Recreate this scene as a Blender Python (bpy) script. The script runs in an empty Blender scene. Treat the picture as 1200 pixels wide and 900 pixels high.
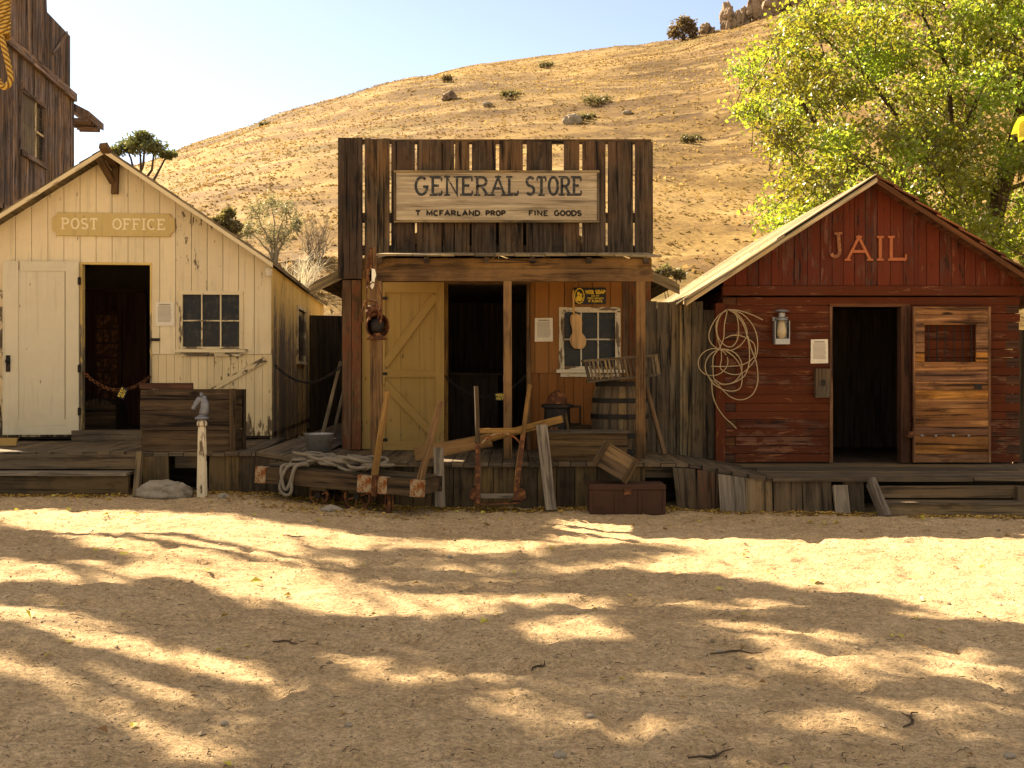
import bpy, bmesh, math, random
from mathutils import Vector, Matrix, noise as mn
R = random.Random(7)
sc = bpy.context.scene
COL = sc.collection
F, HY, EYE = 1287.0, 440.0, 1.5
SUN_AZ, SUN_EL = math.radians(-45), math.radians(36.5)   # azimuth clockwise from +Y
SUN = Vector((math.sin(SUN_AZ)*math.cos(SUN_EL), math.cos(SUN_AZ)*math.cos(SUN_EL), math.sin(SUN_EL)))

def W(px, py, y):
    return Vector(((px-600)*y/F, y, EYE-(py-HY)*y/F))
def smooth(a, b, t):
    t = max(0.0, min(1.0, (t-a)/(b-a))); return t*t*(3-2*t)
def lerp(pts, x):
    if x <= pts[0][0]: return pts[0][1]
    for (a, va), (b, vb) in zip(pts, pts[1:]):
        if x <= b: return va+(vb-va)*(x-a)/(b-a)
    return pts[-1][1]

# ------------------------------------------------------------------ mesh building
PIV = {}
class MB:
    def __init__(s):
        s.v = []; s.f = []; s.uv = []; s.r = []; s.m = []
    def poly(s, pts, uvs=None, r=None, m=0):
        n = len(s.v); s.v += [tuple(p) for p in pts]
        s.f.append(list(range(n, n+len(pts))))
        s.uv += (uvs if uvs else [(0, 0)]*len(pts)); s.r.append(R.random() if r is None else r); s.m.append(m)
    def faces(s, pts, faces, uvs=None, r=None, m=0):
        n = len(s.v); s.v += [tuple(p) for p in pts]; r = R.random() if r is None else r
        for k, f in enumerate(faces):
            s.f.append([n+i for i in f]); s.r.append(r); s.m.append(m)
            s.uv += [uvs[i] for i in f] if uvs else [(0, 0)]*len(f)
    def hexa(s, c, L=2, r=None, m=0):
        """c[ix+2*iy+4*iz]; L = index of the axis the grain runs along"""
        c = [Vector(p) for p in c]; r = R.random() if r is None else r
        d = [(c[1]-c[0]).length, (c[2]-c[0]).length, (c[4]-c[0]).length]
        o = (R.random()*50, R.random()*50); n = len(s.v); s.v += [tuple(p) for p in c]
        for k in range(3):
            i, j = (k+1) % 3, (k+2) % 3
            for side in (0, 1):
                q = [(0, 0), (1, 0), (1, 1), (0, 1)]
                if not side: q.reverse()
                idx = []
                for a, b in q:
                    e = [0, 0, 0]; e[k] = side; e[i] = a; e[j] = b
                    idx.append(n+e[0]+2*e[1]+4*e[2])
                    pi, pj = a*d[i], b*d[j]
                    if j == L: u, v = pi, pj
                    elif i == L: u, v = pj, pi
                    else: u, v = pi, pj*.3
                    s.uv.append((u+o[0]+(k*.37 if k != L else 0), v+o[1]))
                s.f.append(idx); s.r.append(r); s.m.append(m)
    def box(s, x0, x1, y0, y1, z0, z1, L='z', r=None, m=0, j=0.0):
        J = (lambda: R.uniform(-j, j)) if j else (lambda: 0.0)
        s.hexa([((x1 if i & 1 else x0)+J(), (y1 if i & 2 else y0)+J(), (z1 if i & 4 else z0)+J()) for i in range(8)], 'xyz'.index(L), r, m)
    def board(s, a, b, side, w, t, r=None, m=0, taper=1.0, j=0.0):
        """board from a to b (centre line), width w along side, thickness t"""
        a, b = Vector(a), Vector(b); l = (b-a).normalized(); sd = Vector(side); sd = (sd-l*sd.dot(l)).normalized(); n = l.cross(sd)
        c = []
        for iz in (0, 1):
            p = b if iz else a; k = taper if iz else 1.0
            for iy in (-1, 1):
                for ix in (-1, 1):
                    c.append(p+sd*(ix*w*k/2+R.uniform(-j, j))+n*(iy*t*k/2)+l*R.uniform(-j, j))
        s.hexa(c, 2, r, m)
    def tube(s, pts, rad, n=8, r=None, m=0, closed=False, cap=True, flat=1.0):
        pts = [Vector(p) for p in pts]; N = len(pts); rr = rad if isinstance(rad, (list, tuple)) else [rad]*N
        base = len(s.v); r = R.random() if r is None else r; up = None; acc = 0
        for i, p in enumerate(pts):
            if closed: t = pts[(i+1) % N]-pts[i-1]
            else: t = pts[min(i+1, N-1)]-pts[max(i-1, 0)]
            if t.length < 1e-9: t = Vector((0, 0, 1))
            t.normalize()
            if up is None: up = t.orthogonal().normalized() if abs(t.z) > .99 else Vector((0, 0, 1))
            x = up-t*up.dot(t)
            x = x.normalized() if x.length > 1e-6 else t.orthogonal().normalized()
            up = x; y = t.cross(x)
            for k in range(n):
                a = 2*math.pi*k/n; s.v.append(tuple(p+x*(math.cos(a)*rr[i])+y*(math.sin(a)*rr[i]*flat)))
        L = [0]
        for i in range(1, N): L.append(L[-1]+(pts[i]-pts[i-1]).length)
        L.append(L[-1]+.1); o = R.random()*40
        for i in range(N if closed else N-1):
            for k in range(n):
                i2, k2 = (i+1) % N, (k+1) % n
                s.f.append([base+i*n+k, base+i*n+k2, base+i2*n+k2, base+i2*n+k]); s.r.append(r); s.m.append(m)
                q = 2*math.pi*rr[i]/n
                s.uv += [(k*q+o, L[i]), ((k+1)*q+o, L[i]), ((k+1)*q+o, L[i+1]), (k*q+o, L[i+1])]
        if cap and not closed:
            for e, rev in ((0, True), (N-1, False)):
                q = [base+e*n+k for k in range(n)]
                if rev: q.reverse()
                s.f.append(q); s.r.append(r); s.m.append(m); s.uv += [(0, 0)]*n
    def lathe(s, prof, c=(0, 0, 0), n=20, r=None, m=0, sx=1, sy=1):
        base = len(s.v); r = R.random() if r is None else r; c = Vector(c)
        for (q, z) in prof:
            for k in range(n):
                a = 2*math.pi*k/n; s.v.append((c.x+q*math.cos(a)*sx, c.y+q*math.sin(a)*sy, c.z+z))
        for i in range(len(prof)-1):
            for k in range(n):
                k2 = (k+1) % n
                s.f.append([base+i*n+k, base+i*n+k2, base+(i+1)*n+k2, base+(i+1)*n+k]); s.r.append(r); s.m.append(m)
                s.uv += [(k*.05, prof[i][1]), (k*.05+.05, prof[i][1]), (k*.05+.05, prof[i+1][1]), (k*.05, prof[i+1][1])]
    def prism(s, pts2, o, ux, uy, t, r=None, m=0):
        """flat outline pts2 in the plane (o,ux,uy), thickness t behind it (along ux x uy reversed)"""
        o, ux, uy = Vector(o), Vector(ux), Vector(uy); nz = ux.cross(uy).normalized(); r = R.random() if r is None else r
        n = len(pts2); base = len(s.v); of = (R.random()*30, R.random()*30)
        for k in (0, 1):
            for (a, b) in pts2: s.v.append(tuple(o+ux*a+uy*b-nz*(t*k)))
        s.f.append([base+i for i in range(n)]); s.r.append(r); s.m.append(m); s.uv += [(a+of[0], b+of[1]) for a, b in pts2]
        s.f.append([base+n+i for i in reversed(range(n))]); s.r.append(r); s.m.append(m); s.uv += [(a+of[0], b+of[1]) for a, b in reversed(pts2)]
        for i in range(n):
            j = (i+1) % n
            s.f.append([base+i, base+n+i, base+n+j, base+j]); s.r.append(r); s.m.append(m); s.uv += [(0, 0), (t, 0), (t, .1), (0, .1)]
    def blob(s, c, rad, sub=2, amp=.25, fr=1.5, seed=0, m=0, r=None, flat=0.0):
        bm = bmesh.new(); bmesh.ops.create_icosphere(bm, subdivisions=sub, radius=1); c = Vector(c); rad = Vector(rad)
        base = len(s.v); r = R.random() if r is None else r
        sv = Vector((seed*3.1, seed*1.7, seed*5.3))
        for v in bm.verts:
            d = v.co.normalized(); k = 1+amp*(mn.noise(d*fr+sv)+.5*mn.noise(d*fr*2.3+sv)+.3*mn.noise(d*fr*5+sv))
            p = Vector((d.x*rad.x*k, d.y*rad.y*k, d.z*rad.z*k))
            s.v.append(tuple(c+p))
        for f in bm.faces:
            s.f.append([base+v.index for v in f.verts]); s.r.append(r); s.m.append(m); s.uv += [(0, 0)]*3
        bm.free()
    def build(s, name, mats, parent=None, smooth=False, recalc=True, kind=None, label=None, bevel=0):
        if not isinstance(mats, (list, tuple)): mats = [mats]
        xs = [p[0] for p in s.v]; ys = [p[1] for p in s.v]; zs = [p[2] for p in s.v]
        c = Vector(((min(xs)+max(xs))/2, (min(ys)+max(ys))/2, (min(zs)+max(zs))/2))
        if kind == 'structure' and parent is None: c = Vector((0, 0, 0))
        me = bpy.data.meshes.new(name)
        me.from_pydata([(p[0]-c.x, p[1]-c.y, p[2]-c.z) for p in s.v], [], s.f)
        u = me.uv_layers.new(name='UVMap'); flat = [q for t in s.uv for q in t]; u.data.foreach_set('uv', flat)
        at = me.attributes.new('rnd', 'FLOAT', 'FACE'); at.data.foreach_set('value', s.r)
        me.polygons.foreach_set('material_index', s.m)
        if smooth: me.polygons.foreach_set('use_smooth', [True]*len(s.f))
        for q in mats: me.materials.append(q)
        if recalc:
            bm = bmesh.new(); bm.from_mesh(me); bmesh.ops.recalc_face_normals(bm, faces=bm.faces); bm.to_mesh(me); bm.free()
        me.update()
        o = bpy.data.objects.new(name, me); COL.objects.link(o)
        if parent is not None:
            o.parent = parent; o.location = c-PIV[parent.name]
        else: o.location = c
        PIV[o.name] = c
        if kind: o['kind'] = kind
        if label: o['label'] = label
        if bevel:
            b = o.modifiers.new('edge', 'BEVEL'); b.width = bevel; b.segments = 2; b.limit_method = 'ANGLE'
        return o

def tag(o, label, cat, group=None, kind=None):
    if label: o['label'] = label
    if cat: o['category'] = cat
    if group: o['group'] = group
    if kind: o['kind'] = kind
    return o
def thing(name, label, cat, loc=(0, 0, 0), rz=0.0, group=None, local=False):
    o = bpy.data.objects.new(name, None); COL.objects.link(o); o.location = loc; o.rotation_euler = (0, 0, rz); o.empty_display_size = .2
    PIV[o.name] = Vector((0, 0, 0)) if local else Vector(loc)
    return tag(o, label, cat, group)
def single(mb, name, mats, label, cat, group=None, **k):
    return tag(mb.build(name, mats, **k), label, cat, group)
def dup(o, loc, rz=None, label=None):
    c = o.copy(); COL.objects.link(c); c.location = loc
    if rz is not None: c.rotation_euler = (0, 0, rz)
    if label: c['label'] = label
    for ch in list(o.children):
        d = ch.copy(); COL.objects.link(d); d.parent = c
        for g in ch.children:
            e = g.copy(); COL.objects.link(e); e.parent = d
    return c

# ------------------------------------------------------------------ materials
def mat(name):
    m = bpy.data.materials.new(name); m.use_nodes = True; nt = m.node_tree; nt.nodes.clear()
    return m, nt
class NT:
    def __init__(s, nt): s.nt = nt
    def n(s, t, **k):
        o = s.nt.nodes.new(t)
        for a, b in k.items(): setattr(o, a, b)
        return o
    def l(s, a, b): s.nt.links.new(a, b)
    def val(s, x, sock):
        if isinstance(x, bpy.types.NodeSocket): s.l(x, sock)
        elif isinstance(x, (tuple, list)): sock.default_value = (*x, 1.0) if len(x) == 3 and len(sock.default_value) == 4 else x
        else: sock.default_value = x
    def math(s, op, a, b=0.0, c=None, clamp=False):
        o = s.n('ShaderNodeMath', operation=op, use_clamp=clamp); s.val(a, o.inputs[0]); s.val(b, o.inputs[1])
        if c is not None: s.val(c, o.inputs[2])
        return o.outputs[0]
    def uv(s): return s.n('ShaderNodeUVMap').outputs[0]
    def objc(s): return s.n('ShaderNodeTexCoord').outputs['Object']
    def pos(s): return s.n('ShaderNodeNewGeometry').outputs['Position']
    def rnd(s):
        return s.n('ShaderNodeAttribute', attribute_name='rnd').outputs['Fac']
    def map(s, v, sc_, loc=(0, 0, 0), rot=(0, 0, 0)):
        o = s.n('ShaderNodeMapping'); s.l(v, o.inputs[0]); o.inputs['Scale'].default_value = sc_; o.inputs['Location'].default_value = loc; o.inputs['Rotation'].default_value = rot
        return o.outputs[0]
    def noise(s, v, scale=1.0, det=5, rough=.6, dist=0.0):
        o = s.n('ShaderNodeTexNoise'); s.l(v, o.inputs['Vector']); o.inputs['Scale'].default_value = scale; o.inputs['Detail'].default_value = det
        o.inputs['Roughness'].default_value = rough; o.inputs['Distortion'].default_value = dist
        return o.outputs['Fac']
    def voro(s, v, scale=1.0, feat='F1', out='Distance', rand=1.0):
        o = s.n('ShaderNodeTexVoronoi', feature=feat); s.l(v, o.inputs['Vector']); o.inputs['Scale'].default_value = scale; o.inputs['Randomness'].default_value = rand
        return o.outputs[out]
    def ss(s, x, a, b, t0=0.0, t1=1.0):
        o = s.n('ShaderNodeMapRange', interpolation_type='SMOOTHSTEP'); s.val(x, o.inputs[0]); s.val(a, o.inputs[1]); s.val(b, o.inputs[2]); s.val(t0, o.inputs[3]); s.val(t1, o.inputs[4])
        return o.outputs[0]
    def mix(s, f, a, b, bl='MIX'):
        o = s.n('ShaderNodeMix', data_type='RGBA', blend_type=bl); s.val(f, o.inputs[0]); s.val(a, o.inputs[6]); s.val(b, o.inputs[7])
        return o.outputs[2]
    def ramp(s, f, stops):
        o = s.n('ShaderNodeValToRGB'); s.l(f, o.inputs[0]); e = o.color_ramp.elements
        while len(e) < len(stops): e.new(.5)
        for q, (p, c) in zip(e, stops): q.position = p; q.color = (*c, 1)
        return o.outputs[0]
    def hsv(s, c, h=.5, sa=1.0, v=1.0):
        o = s.n('ShaderNodeHueSaturation'); s.val(h, o.inputs[0]); s.val(sa, o.inputs[1]); s.val(v, o.inputs[2]); s.val(c, o.inputs['Color'])
        return o.outputs[0]
    def bump(s, h, st=.3, d=.01, nrm=None):
        o = s.n('ShaderNodeBump'); s.val(h, o.inputs['Height']); o.inputs['Strength'].default_value = st; o.inputs['Distance'].default_value = d
        if nrm is not None: s.l(nrm, o.inputs['Normal'])
        return o.outputs[0]
    def out(s, sh):
        o = s.n('ShaderNodeOutputMaterial'); s.l(sh, o.inputs[0])
    def pbr(s, col, rough=.8, metal=0.0, nrm=None, spec=.3, **k):
        o = s.n('ShaderNodeBsdfPrincipled'); s.val(col, o.inputs['Base Color']); s.val(rough, o.inputs['Roughness']); s.val(metal, o.inputs['Metallic'])
        o.inputs['Specular IOR Level'].default_value = spec
        if nrm is not None: s.l(nrm, o.inputs['Normal'])
        for a, b in k.items(): s.val(b, o.inputs[a])
        return o.outputs[0]

def wood(name, dark, light, paint=None, peel=0.0, var=.5, bump=.5, rough=.85, low=0.0, lowz=(.5, 1.3), knots=.5, dirt=.35, pvar=.12, crack=.8, warm=None, streak=.75):
    """weathered board: grain along V; paint that has flaked away where a noise is below peel; low adds wear towards the ground"""
    m, nt = mat(name); N = NT(nt); uv = N.uv(); rnd = N.rnd(); P = N.pos()
    g1 = N.noise(N.map(uv, (16, 1.1, 1)), 1.4, 7, .62, .6)
    g2 = N.noise(N.map(uv, (90, 2.2, 1)), 1.3, 4, .7)
    cr = N.noise(N.map(uv, (34, .5, 1), (3, 7, 0)), 1.2, 3, .55, .3)
    crk = N.ss(cr, .30, .37, 1, 0)
    st = N.noise(P, 1.1, 5, .65); st2 = N.noise(P, 5.0, 5, .7)
    g = N.math('ADD', N.math('MULTIPLY', g1, .62), N.math('MULTIPLY', g2, .38))
    c = N.ramp(g, [(.30, dark), (.5, tuple((a+b)/2 for a, b in zip(dark, light))), (.68, light)])
    if warm: c = N.mix(N.ss(N.noise(P, 1.7, 4, .6), .42, .62), c, N.mix(.65, c, warm))
    sk1 = N.noise(N.map(uv, (11, .55, 1), (8, 1, 0)), 1.5, 5, .6, .5); sk2 = N.noise(N.map(uv, (5, 1.6, 1), (1, 9, 0)), 1.4, 4, .6)
    c = N.mix(N.math('MULTIPLY', N.ss(sk1, .52, .66), streak), c, tuple(q*.42 for q in dark)); c = N.mix(N.math('MULTIPLY', N.ss(sk1, .46, .34), streak*.55), c, tuple(min(1, q*1.35) for q in light)); c = N.mix(N.math('MULTIPLY', N.ss(sk2, .54, .68), streak*.6), c, tuple(q*.7 for q in dark))
    if knots:
        kv = N.voro(N.map(uv, (3.2, 1.3, 1)), 1.0)
        c = N.mix(N.math('MULTIPLY', N.ss(kv, .05, .13, 1, 0), knots), c, tuple(q*.35 for q in dark))
    c = N.mix(N.math('MULTIPLY', crk, crack), c, tuple(q*.25 for q in dark))
    c = N.hsv(c, N.math('ADD', .4955, N.math('MULTIPLY', rnd, .009)), N.math('ADD', .85, N.math('MULTIPLY', rnd, .2)), N.math('ADD', 1-var/2, N.math('MULTIPLY', rnd, var)))
    c = N.mix(N.math('MULTIPLY', N.ss(st, .5, .72), dirt), c, tuple(q*.5 for q in dark))
    h = N.math('ADD', g, N.math('MULTIPLY', crk, -.6))
    if paint:
        pn = N.noise(N.map(uv, (9, 2.2, 1), (5, 2, 0)), 1.6, 8, .68, .4); big = N.noise(P, 1.3, 3, .55)
        pk = N.math('ADD', N.math('MULTIPLY', pn, .65), N.math('ADD', N.math('MULTIPLY', big, .25), N.math('MULTIPLY', rnd, .12)))
        thr = peel
        if low:
            z = N.n('ShaderNodeSeparateXYZ'); N.l(P, z.inputs[0])
            thr = N.math('ADD', peel, N.ss(z.outputs[2], lowz[0], lowz[1], low, 0))
        mask = N.ss(N.math('SUBTRACT', pk, thr), -.018, .018)
        pc = N.hsv(N.mix(.5, paint, paint), .5, N.math('ADD', .92, N.math('MULTIPLY', st, .2)), N.math('ADD', 1-pvar/2-.1, N.math('ADD', N.math('MULTIPLY', rnd, pvar), N.math('MULTIPLY', st2, .2))))
        pc = N.mix(N.math('MULTIPLY', N.ss(g1, .38, .25), .35), pc, tuple(q*.55 for q in paint))
        pc = N.mix(N.math('MULTIPLY', N.ss(sk1, .52, .68), streak*.42, None, True), pc, tuple(q*.5 for q in paint)); nv = N.voro(N.map(uv, (7, 2.4, 1), (2, 2, 0)), 1.0); pc = N.mix(N.math('MULTIPLY', N.ss(nv, .03, .09, 1, 0), .75), pc, tuple(q*a for q, a in zip(paint, (.30, .20, .14))))
        pc = N.mix(N.math('MULTIPLY', N.ss(st, .52, .75), dirt), pc, tuple(q*.5 for q in paint))
        c = N.mix(mask, c, pc); h = N.math('ADD', N.math('MULTIPLY', h, N.math('SUBTRACT', 1.0, N.math('MULTIPLY', mask, .6))), N.math('MULTIPLY', mask, .5))
    N.out(N.pbr(c, rough, 0, N.bump(h, bump, .006), .22)); return m

def plain(name, col, rough=.7, metal=0.0, vary=.25, sc_=6, spec=.3, bump=.2, stain=None, thr=(.45, .6)):
    m, nt = mat(name); N = NT(nt); P = N.objc(); a = N.noise(P, sc_, 6, .65); b = N.noise(P, sc_*6, 4, .6)
    c = N.hsv(N.mix(.5, col, col), .5, 1, N.math('ADD', 1-vary, N.math('MULTIPLY', a, vary*2)))
    if stain: c = N.mix(N.ss(a, *thr), c, stain)
    N.out(N.pbr(c, rough, metal, N.bump(N.math('ADD', a, N.math('MULTIPLY', b, .4)), bump, .01), spec)); return m

def leafmat(name, col, trans, mixf=.5, vary=.5, hue=.05):
    m, nt = mat(name); N = NT(nt); r = N.rnd()
    def vc(c): return N.hsv(N.mix(.5, c, c), N.math('ADD', .5-hue/2, N.math('MULTIPLY', r, hue)), 1.0, N.math('ADD', 1-vary/2, N.math('MULTIPLY', r, vary)))
    d = N.n('ShaderNodeBsdfDiffuse'); N.l(vc(col), d.inputs[0]); t = N.n('ShaderNodeBsdfTranslucent'); N.l(vc(trans), t.inputs[0])
    g = N.n('ShaderNodeBsdfGlossy'); g.inputs['Roughness'].default_value = .45; g.inputs[0].default_value = (1, 1, 1, 1)
    x = N.n('ShaderNodeMixShader'); x.inputs[0].default_value = mixf; N.l(d.outputs[0], x.inputs[1]); N.l(t.outputs[0], x.inputs[2])
    y = N.n('ShaderNodeMixShader'); y.inputs[0].default_value = .05; N.l(x.outputs[0], y.inputs[1]); N.l(g.outputs[0], y.inputs[2])
    N.out(y.outputs[0]); return m

M = {}
M['barn'] = wood('weathered_barn_wood', (.030, .022, .024), (.25, .195, .18), var=1.1, warm=(.21, .12, .06), crack=1, dirt=.4, streak=1.2)
M['front'] = wood('dark_weathered_boards', (.014, .010, .007), (.10, .068, .043), var=.75, warm=(.12, .058, .025), crack=1, streak=1.1)
M['deck'] = wood('grey_deck_boards', (.045, .033, .022), (.15, .113, .075), var=.6, warm=(.16, .105, .055))
M['skirt'] = wood('dark_skirt_boards', (.022, .015, .009), (.092, .064, .035), var=.9, warm=(.12, .075, .032))
M['skirt2'] = wood('pale_skirt_boards', (.055, .038, .022), (.20, .145, .085), var=.9, warm=(.22, .13, .055))
M['beam'] = wood('brown_beam_wood', (.038, .019, .008), (.165, .086, .032), var=.5, warm=(.24, .12, .038))
M['post'] = wood('post_wood', (.075, .038, .015), (.26, .145, .06), var=.5, warm=(.27, .14, .05))
M['grey'] = wood('silver_grey_wood', (.075, .06, .047), (.25, .205, .155), var=.5, crack=.8)
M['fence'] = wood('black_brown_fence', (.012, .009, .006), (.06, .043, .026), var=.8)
M['shed'] = wood('grey_wing_boards', (.03, .023, .016), (.20, .152, .095), var=1.0, warm=(.20, .125, .055), streak=1)
M['crate'] = wood('crate_wood', (.022, .013, .007), (.12, .072, .034), var=.6, knots=.9, streak=1)
M['cream'] = wood('cream_paint', (.10, .07, .04), (.22, .16, .10), paint=(.67, .56, .375), peel=.372, low=.17, lowz=(.55, 1.8), pvar=.14, dirt=.16, bump=.3)
M['creamlow'] = wood('worn_cream_paint', (.08, .055, .03), (.20, .14, .085), paint=(.62, .495, .30), peel=.39, low=.16, lowz=(.55, 1.3), pvar=.14, dirt=.2, bump=.3)
M['creamside'] = wood('flaking_cream_paint', (.15, .11, .07), (.34, .27, .18), paint=(.68, .48, .19), peel=.40, low=.17, lowz=(1.3, 3.0), pvar=.14, dirt=.2)
M['white'] = wood('white_door_paint', (.10, .075, .05), (.25, .19, .13), paint=(.58, .52, .385), peel=.33, low=.06, pvar=.06, dirt=.18, bump=.15)
M['trim'] = wood('chalky_trim', (.09, .065, .04), (.24, .18, .12), paint=(.62, .52, .34), peel=.47, pvar=.1, dirt=.25)
M['wtrim'] = wood('chalky_white_trim', (.09, .06, .035), (.24, .16, .09), paint=(.60, .52, .38), peel=.46, pvar=.1, dirt=.25)
M['yellow'] = wood('ochre_yellow_paint', (.12, .07, .02), (.26, .17, .06), paint=(.33, .21, .077), peel=.335, low=.07, pvar=.08, dirt=.25, bump=.12)
M['orange'] = wood('rust_orange_paint', (.07, .032, .012), (.21, .11, .05), paint=(.25, .108, .037), peel=.41, pvar=.3, dirt=.4, bump=.3)
M['orangedk'] = wood('brown_orange_paint', (.06, .028, .011), (.16, .08, .035), paint=(.22, .085, .028), peel=.38, pvar=.25, dirt=.5, bump=.3)
M['raw'] = wood('flaked_red_boards', (.05, .025, .012), (.17, .09, .045), paint=(.135, .050, .024), peel=.545, pvar=.3, var=.6, dirt=.5, crack=1)
M['redlog'] = wood('oxblood_log_paint', (.045, .015, .008), (.17, .06, .03), paint=(.082, .019, .007), peel=.465, low=.03, lowz=(.4, 1.4), pvar=.45, var=.7, dirt=.5, bump=.7, warm=(.20, .08, .03), streak=1.2)
M['redgable'] = wood('red_gable_paint', (.05, .014, .008), (.16, .05, .025), paint=(.105, .021, .010), peel=.475, pvar=.45, var=.7, dirt=.6, streak=1.4)
M['honey'] = wood('honey_door_wood', (.085, .032, .011), (.42, .19, .066), var=.6, knots=1.2, warm=(.22, .08, .025), bump=.5, streak=1.15, dirt=.5)
M['jamb'] = wood('dark_red_jamb', (.03, .012, .006), (.12, .045, .02), var=.4)
M['shake'] = wood('bleached_shakes', (.14, .105, .065), (.46, .37, .245), var=.7, warm=(.42, .28, .13))
M['redshake'] = wood('red_brown_shakes', (.07, .022, .01), (.30, .10, .04), var=.7)
M['oldroof'] = wood('old_roof_boards', (.08, .06, .035), (.28, .21, .12), var=.6)
M['sign'] = wood('sign_board_wood', (.23, .175, .12), (.48, .39, .275), var=.1, knots=0, crack=.3, dirt=.35, bump=.2)
M['posign'] = wood('mustard_sign_wood', (.2, .14, .06), (.34, .25, .11), paint=(.53, .40, .185), peel=.345, pvar=.05, dirt=.3, bump=.15)
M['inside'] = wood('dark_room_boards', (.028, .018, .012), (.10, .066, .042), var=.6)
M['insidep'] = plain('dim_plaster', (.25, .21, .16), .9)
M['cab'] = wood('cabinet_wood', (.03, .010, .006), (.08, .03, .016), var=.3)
M['ink'] = plain('faded_black_paint', (.030, .033, .036), .8, vary=.5, sc_=25, stain=(.30, .235, .155), thr=(.55, .68))
M['ink2'] = plain('black_letter_paint', (.022, .018, .013), .8, vary=.4, sc_=30)
M['pale'] = plain('pale_letter_paint', (.76, .65, .43), .8, vary=.25, sc_=16)
M['copper'] = plain('copper_letter_paint', (.37, .11, .042), .7, vary=.3, sc_=10)
M['rusty'] = plain('rusted_iron', (.085, .030, .013), .75, .25, vary=.6, sc_=14, stain=(.22, .085, .03), thr=(.48, .6), bump=.4)
M['iron'] = plain('black_iron', (.02, .017, .015), .6, .5, vary=.4, sc_=15, stain=(.07, .03, .015), thr=(.55, .7))
M['plate'] = plain('rusted_cream_plate', (.34, .25, .15), .75, .1, vary=.4, sc_=16, stain=(.20, .06, .014), thr=(.42, .54))
M['galv'] = plain('galvanised_steel', (.30, .31, .31), .45, .7, vary=.3, sc_=9, stain=(.20, .14, .09), thr=(.55, .7))
M['blueiron'] = plain('blue_grey_cast_iron', (.17, .18, .205), .5, .5, vary=.5, sc_=22)
M['trunkred'] = plain('oxide_red_tin', (.058, .023, .012), .75, .1, vary=.6, sc_=6, stain=(.05, .02, .012), thr=(.5, .65), bump=.4)
M['lock'] = plain('yellow_enamel', (.70, .48, .06), .5, vary=.15)
M['black'] = plain('black_enamel', (.012, .011, .010), .45, vary=.3)
M['paper'] = plain('aged_paper', (.66, .60, .48), .9, vary=.12, sc_=8, bump=.1)
M['textgrey'] = plain('faded_print', (.30, .26, .21), .9)
M['rock'] = plain('grey_stone', (.27, .235, .19), .9, vary=.5, sc_=5, bump=.8, stain=(.13, .115, .095), thr=(.5, .68))
M['cliff'] = plain('brown_cliff_rock', (.27, .20, .145), .95, vary=.5, sc_=.9, bump=1.0, stain=(.11, .08, .06), thr=(.5, .62))
M['violin'] = wood('violin_spruce', (.38, .20, .075), (.62, .37, .155), var=.1, knots=0, crack=0, dirt=.15, bump=.1, rough=.5)
M['cord'] = plain('pale_cord', (.40, .30, .175), .9, vary=.35, sc_=30)
M['bark'] = plain('brown_bark', (.075, .05, .033), .95, vary=.6, sc_=9, bump=1.0, stain=(.03, .02, .014), thr=(.5, .6))
M['twig'] = plain('grey_twig', (.26, .22, .17), .95, vary=.4, sc_=9)
M['lampglass'] = plain('smoky_lamp_glass', (.42, .33, .20), .25, vary=.35, sc_=14, spec=.5)
M['rustcopper'] = plain('rusted_copper_letter', (.20, .075, .032), .7, vary=.5, sc_=14, stain=(.36, .14, .06), thr=(.5, .6))
M['splinter'] = plain('bleached_and_sunlit_splinter', (.82, .78, .64), .9, vary=.15, sc_=20)
M['leafy'] = leafmat('yellow_green_leaf', (.13, .17, .025), (.36, .40, .05), .55, 1.0, .09)
M['leafdk'] = leafmat('autumn_street_leaf', (.34, .25, .05), (.60, .44, .12), .6, .5)
M['oak'] = leafmat('oak_leaf', (.10, .12, .045), (.17, .19, .05), .35, .8)
M['pine'] = leafmat('grey_pine_needle', (.21, .205, .125), (.26, .25, .12), .35, .6)
M['brush'] = leafmat('dry_brush', (.16, .115, .06), (.2, .14, .06), .35, .6)
M['shrub'] = leafmat('olive_shrub', (.14, .125, .055), (.2, .17, .06), .35, .6)
M['fallen'] = leafmat('fallen_yellow_leaf', (.42, .31, .055), (.4, .3, .05), .25, .9, .10)
M['litter'] = leafmat('brown_leaf_litter', (.40, .24, .055), (.3, .19, .05), .2, 1.2, .035)
M['gleaf'] = leafmat('bright_yellow_leaf', (.50, .45, .04), (.6, .52, .05), .5, .3, .03)
def strawmat():
    m, nt = mat('dry_straw'); N = NT(nt); c = N.ramp(N.rnd(), [(.05, (.13, .084, .038)), (.4, (.18, .12, .051)), (.65, (.26, .18, .073)), (1, (.40, .29, .125))])
    d = N.n('ShaderNodeBsdfDiffuse'); N.l(c, d.inputs[0]); t = N.n('ShaderNodeBsdfTranslucent'); N.l(c, t.inputs[0]); x = N.n('ShaderNodeMixShader'); x.inputs[0].default_value = .5; N.l(d.outputs[0], x.inputs[1]); N.l(t.outputs[0], x.inputs[2]); N.out(x.outputs[0]); return m
M['straw'] = strawmat()

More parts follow.
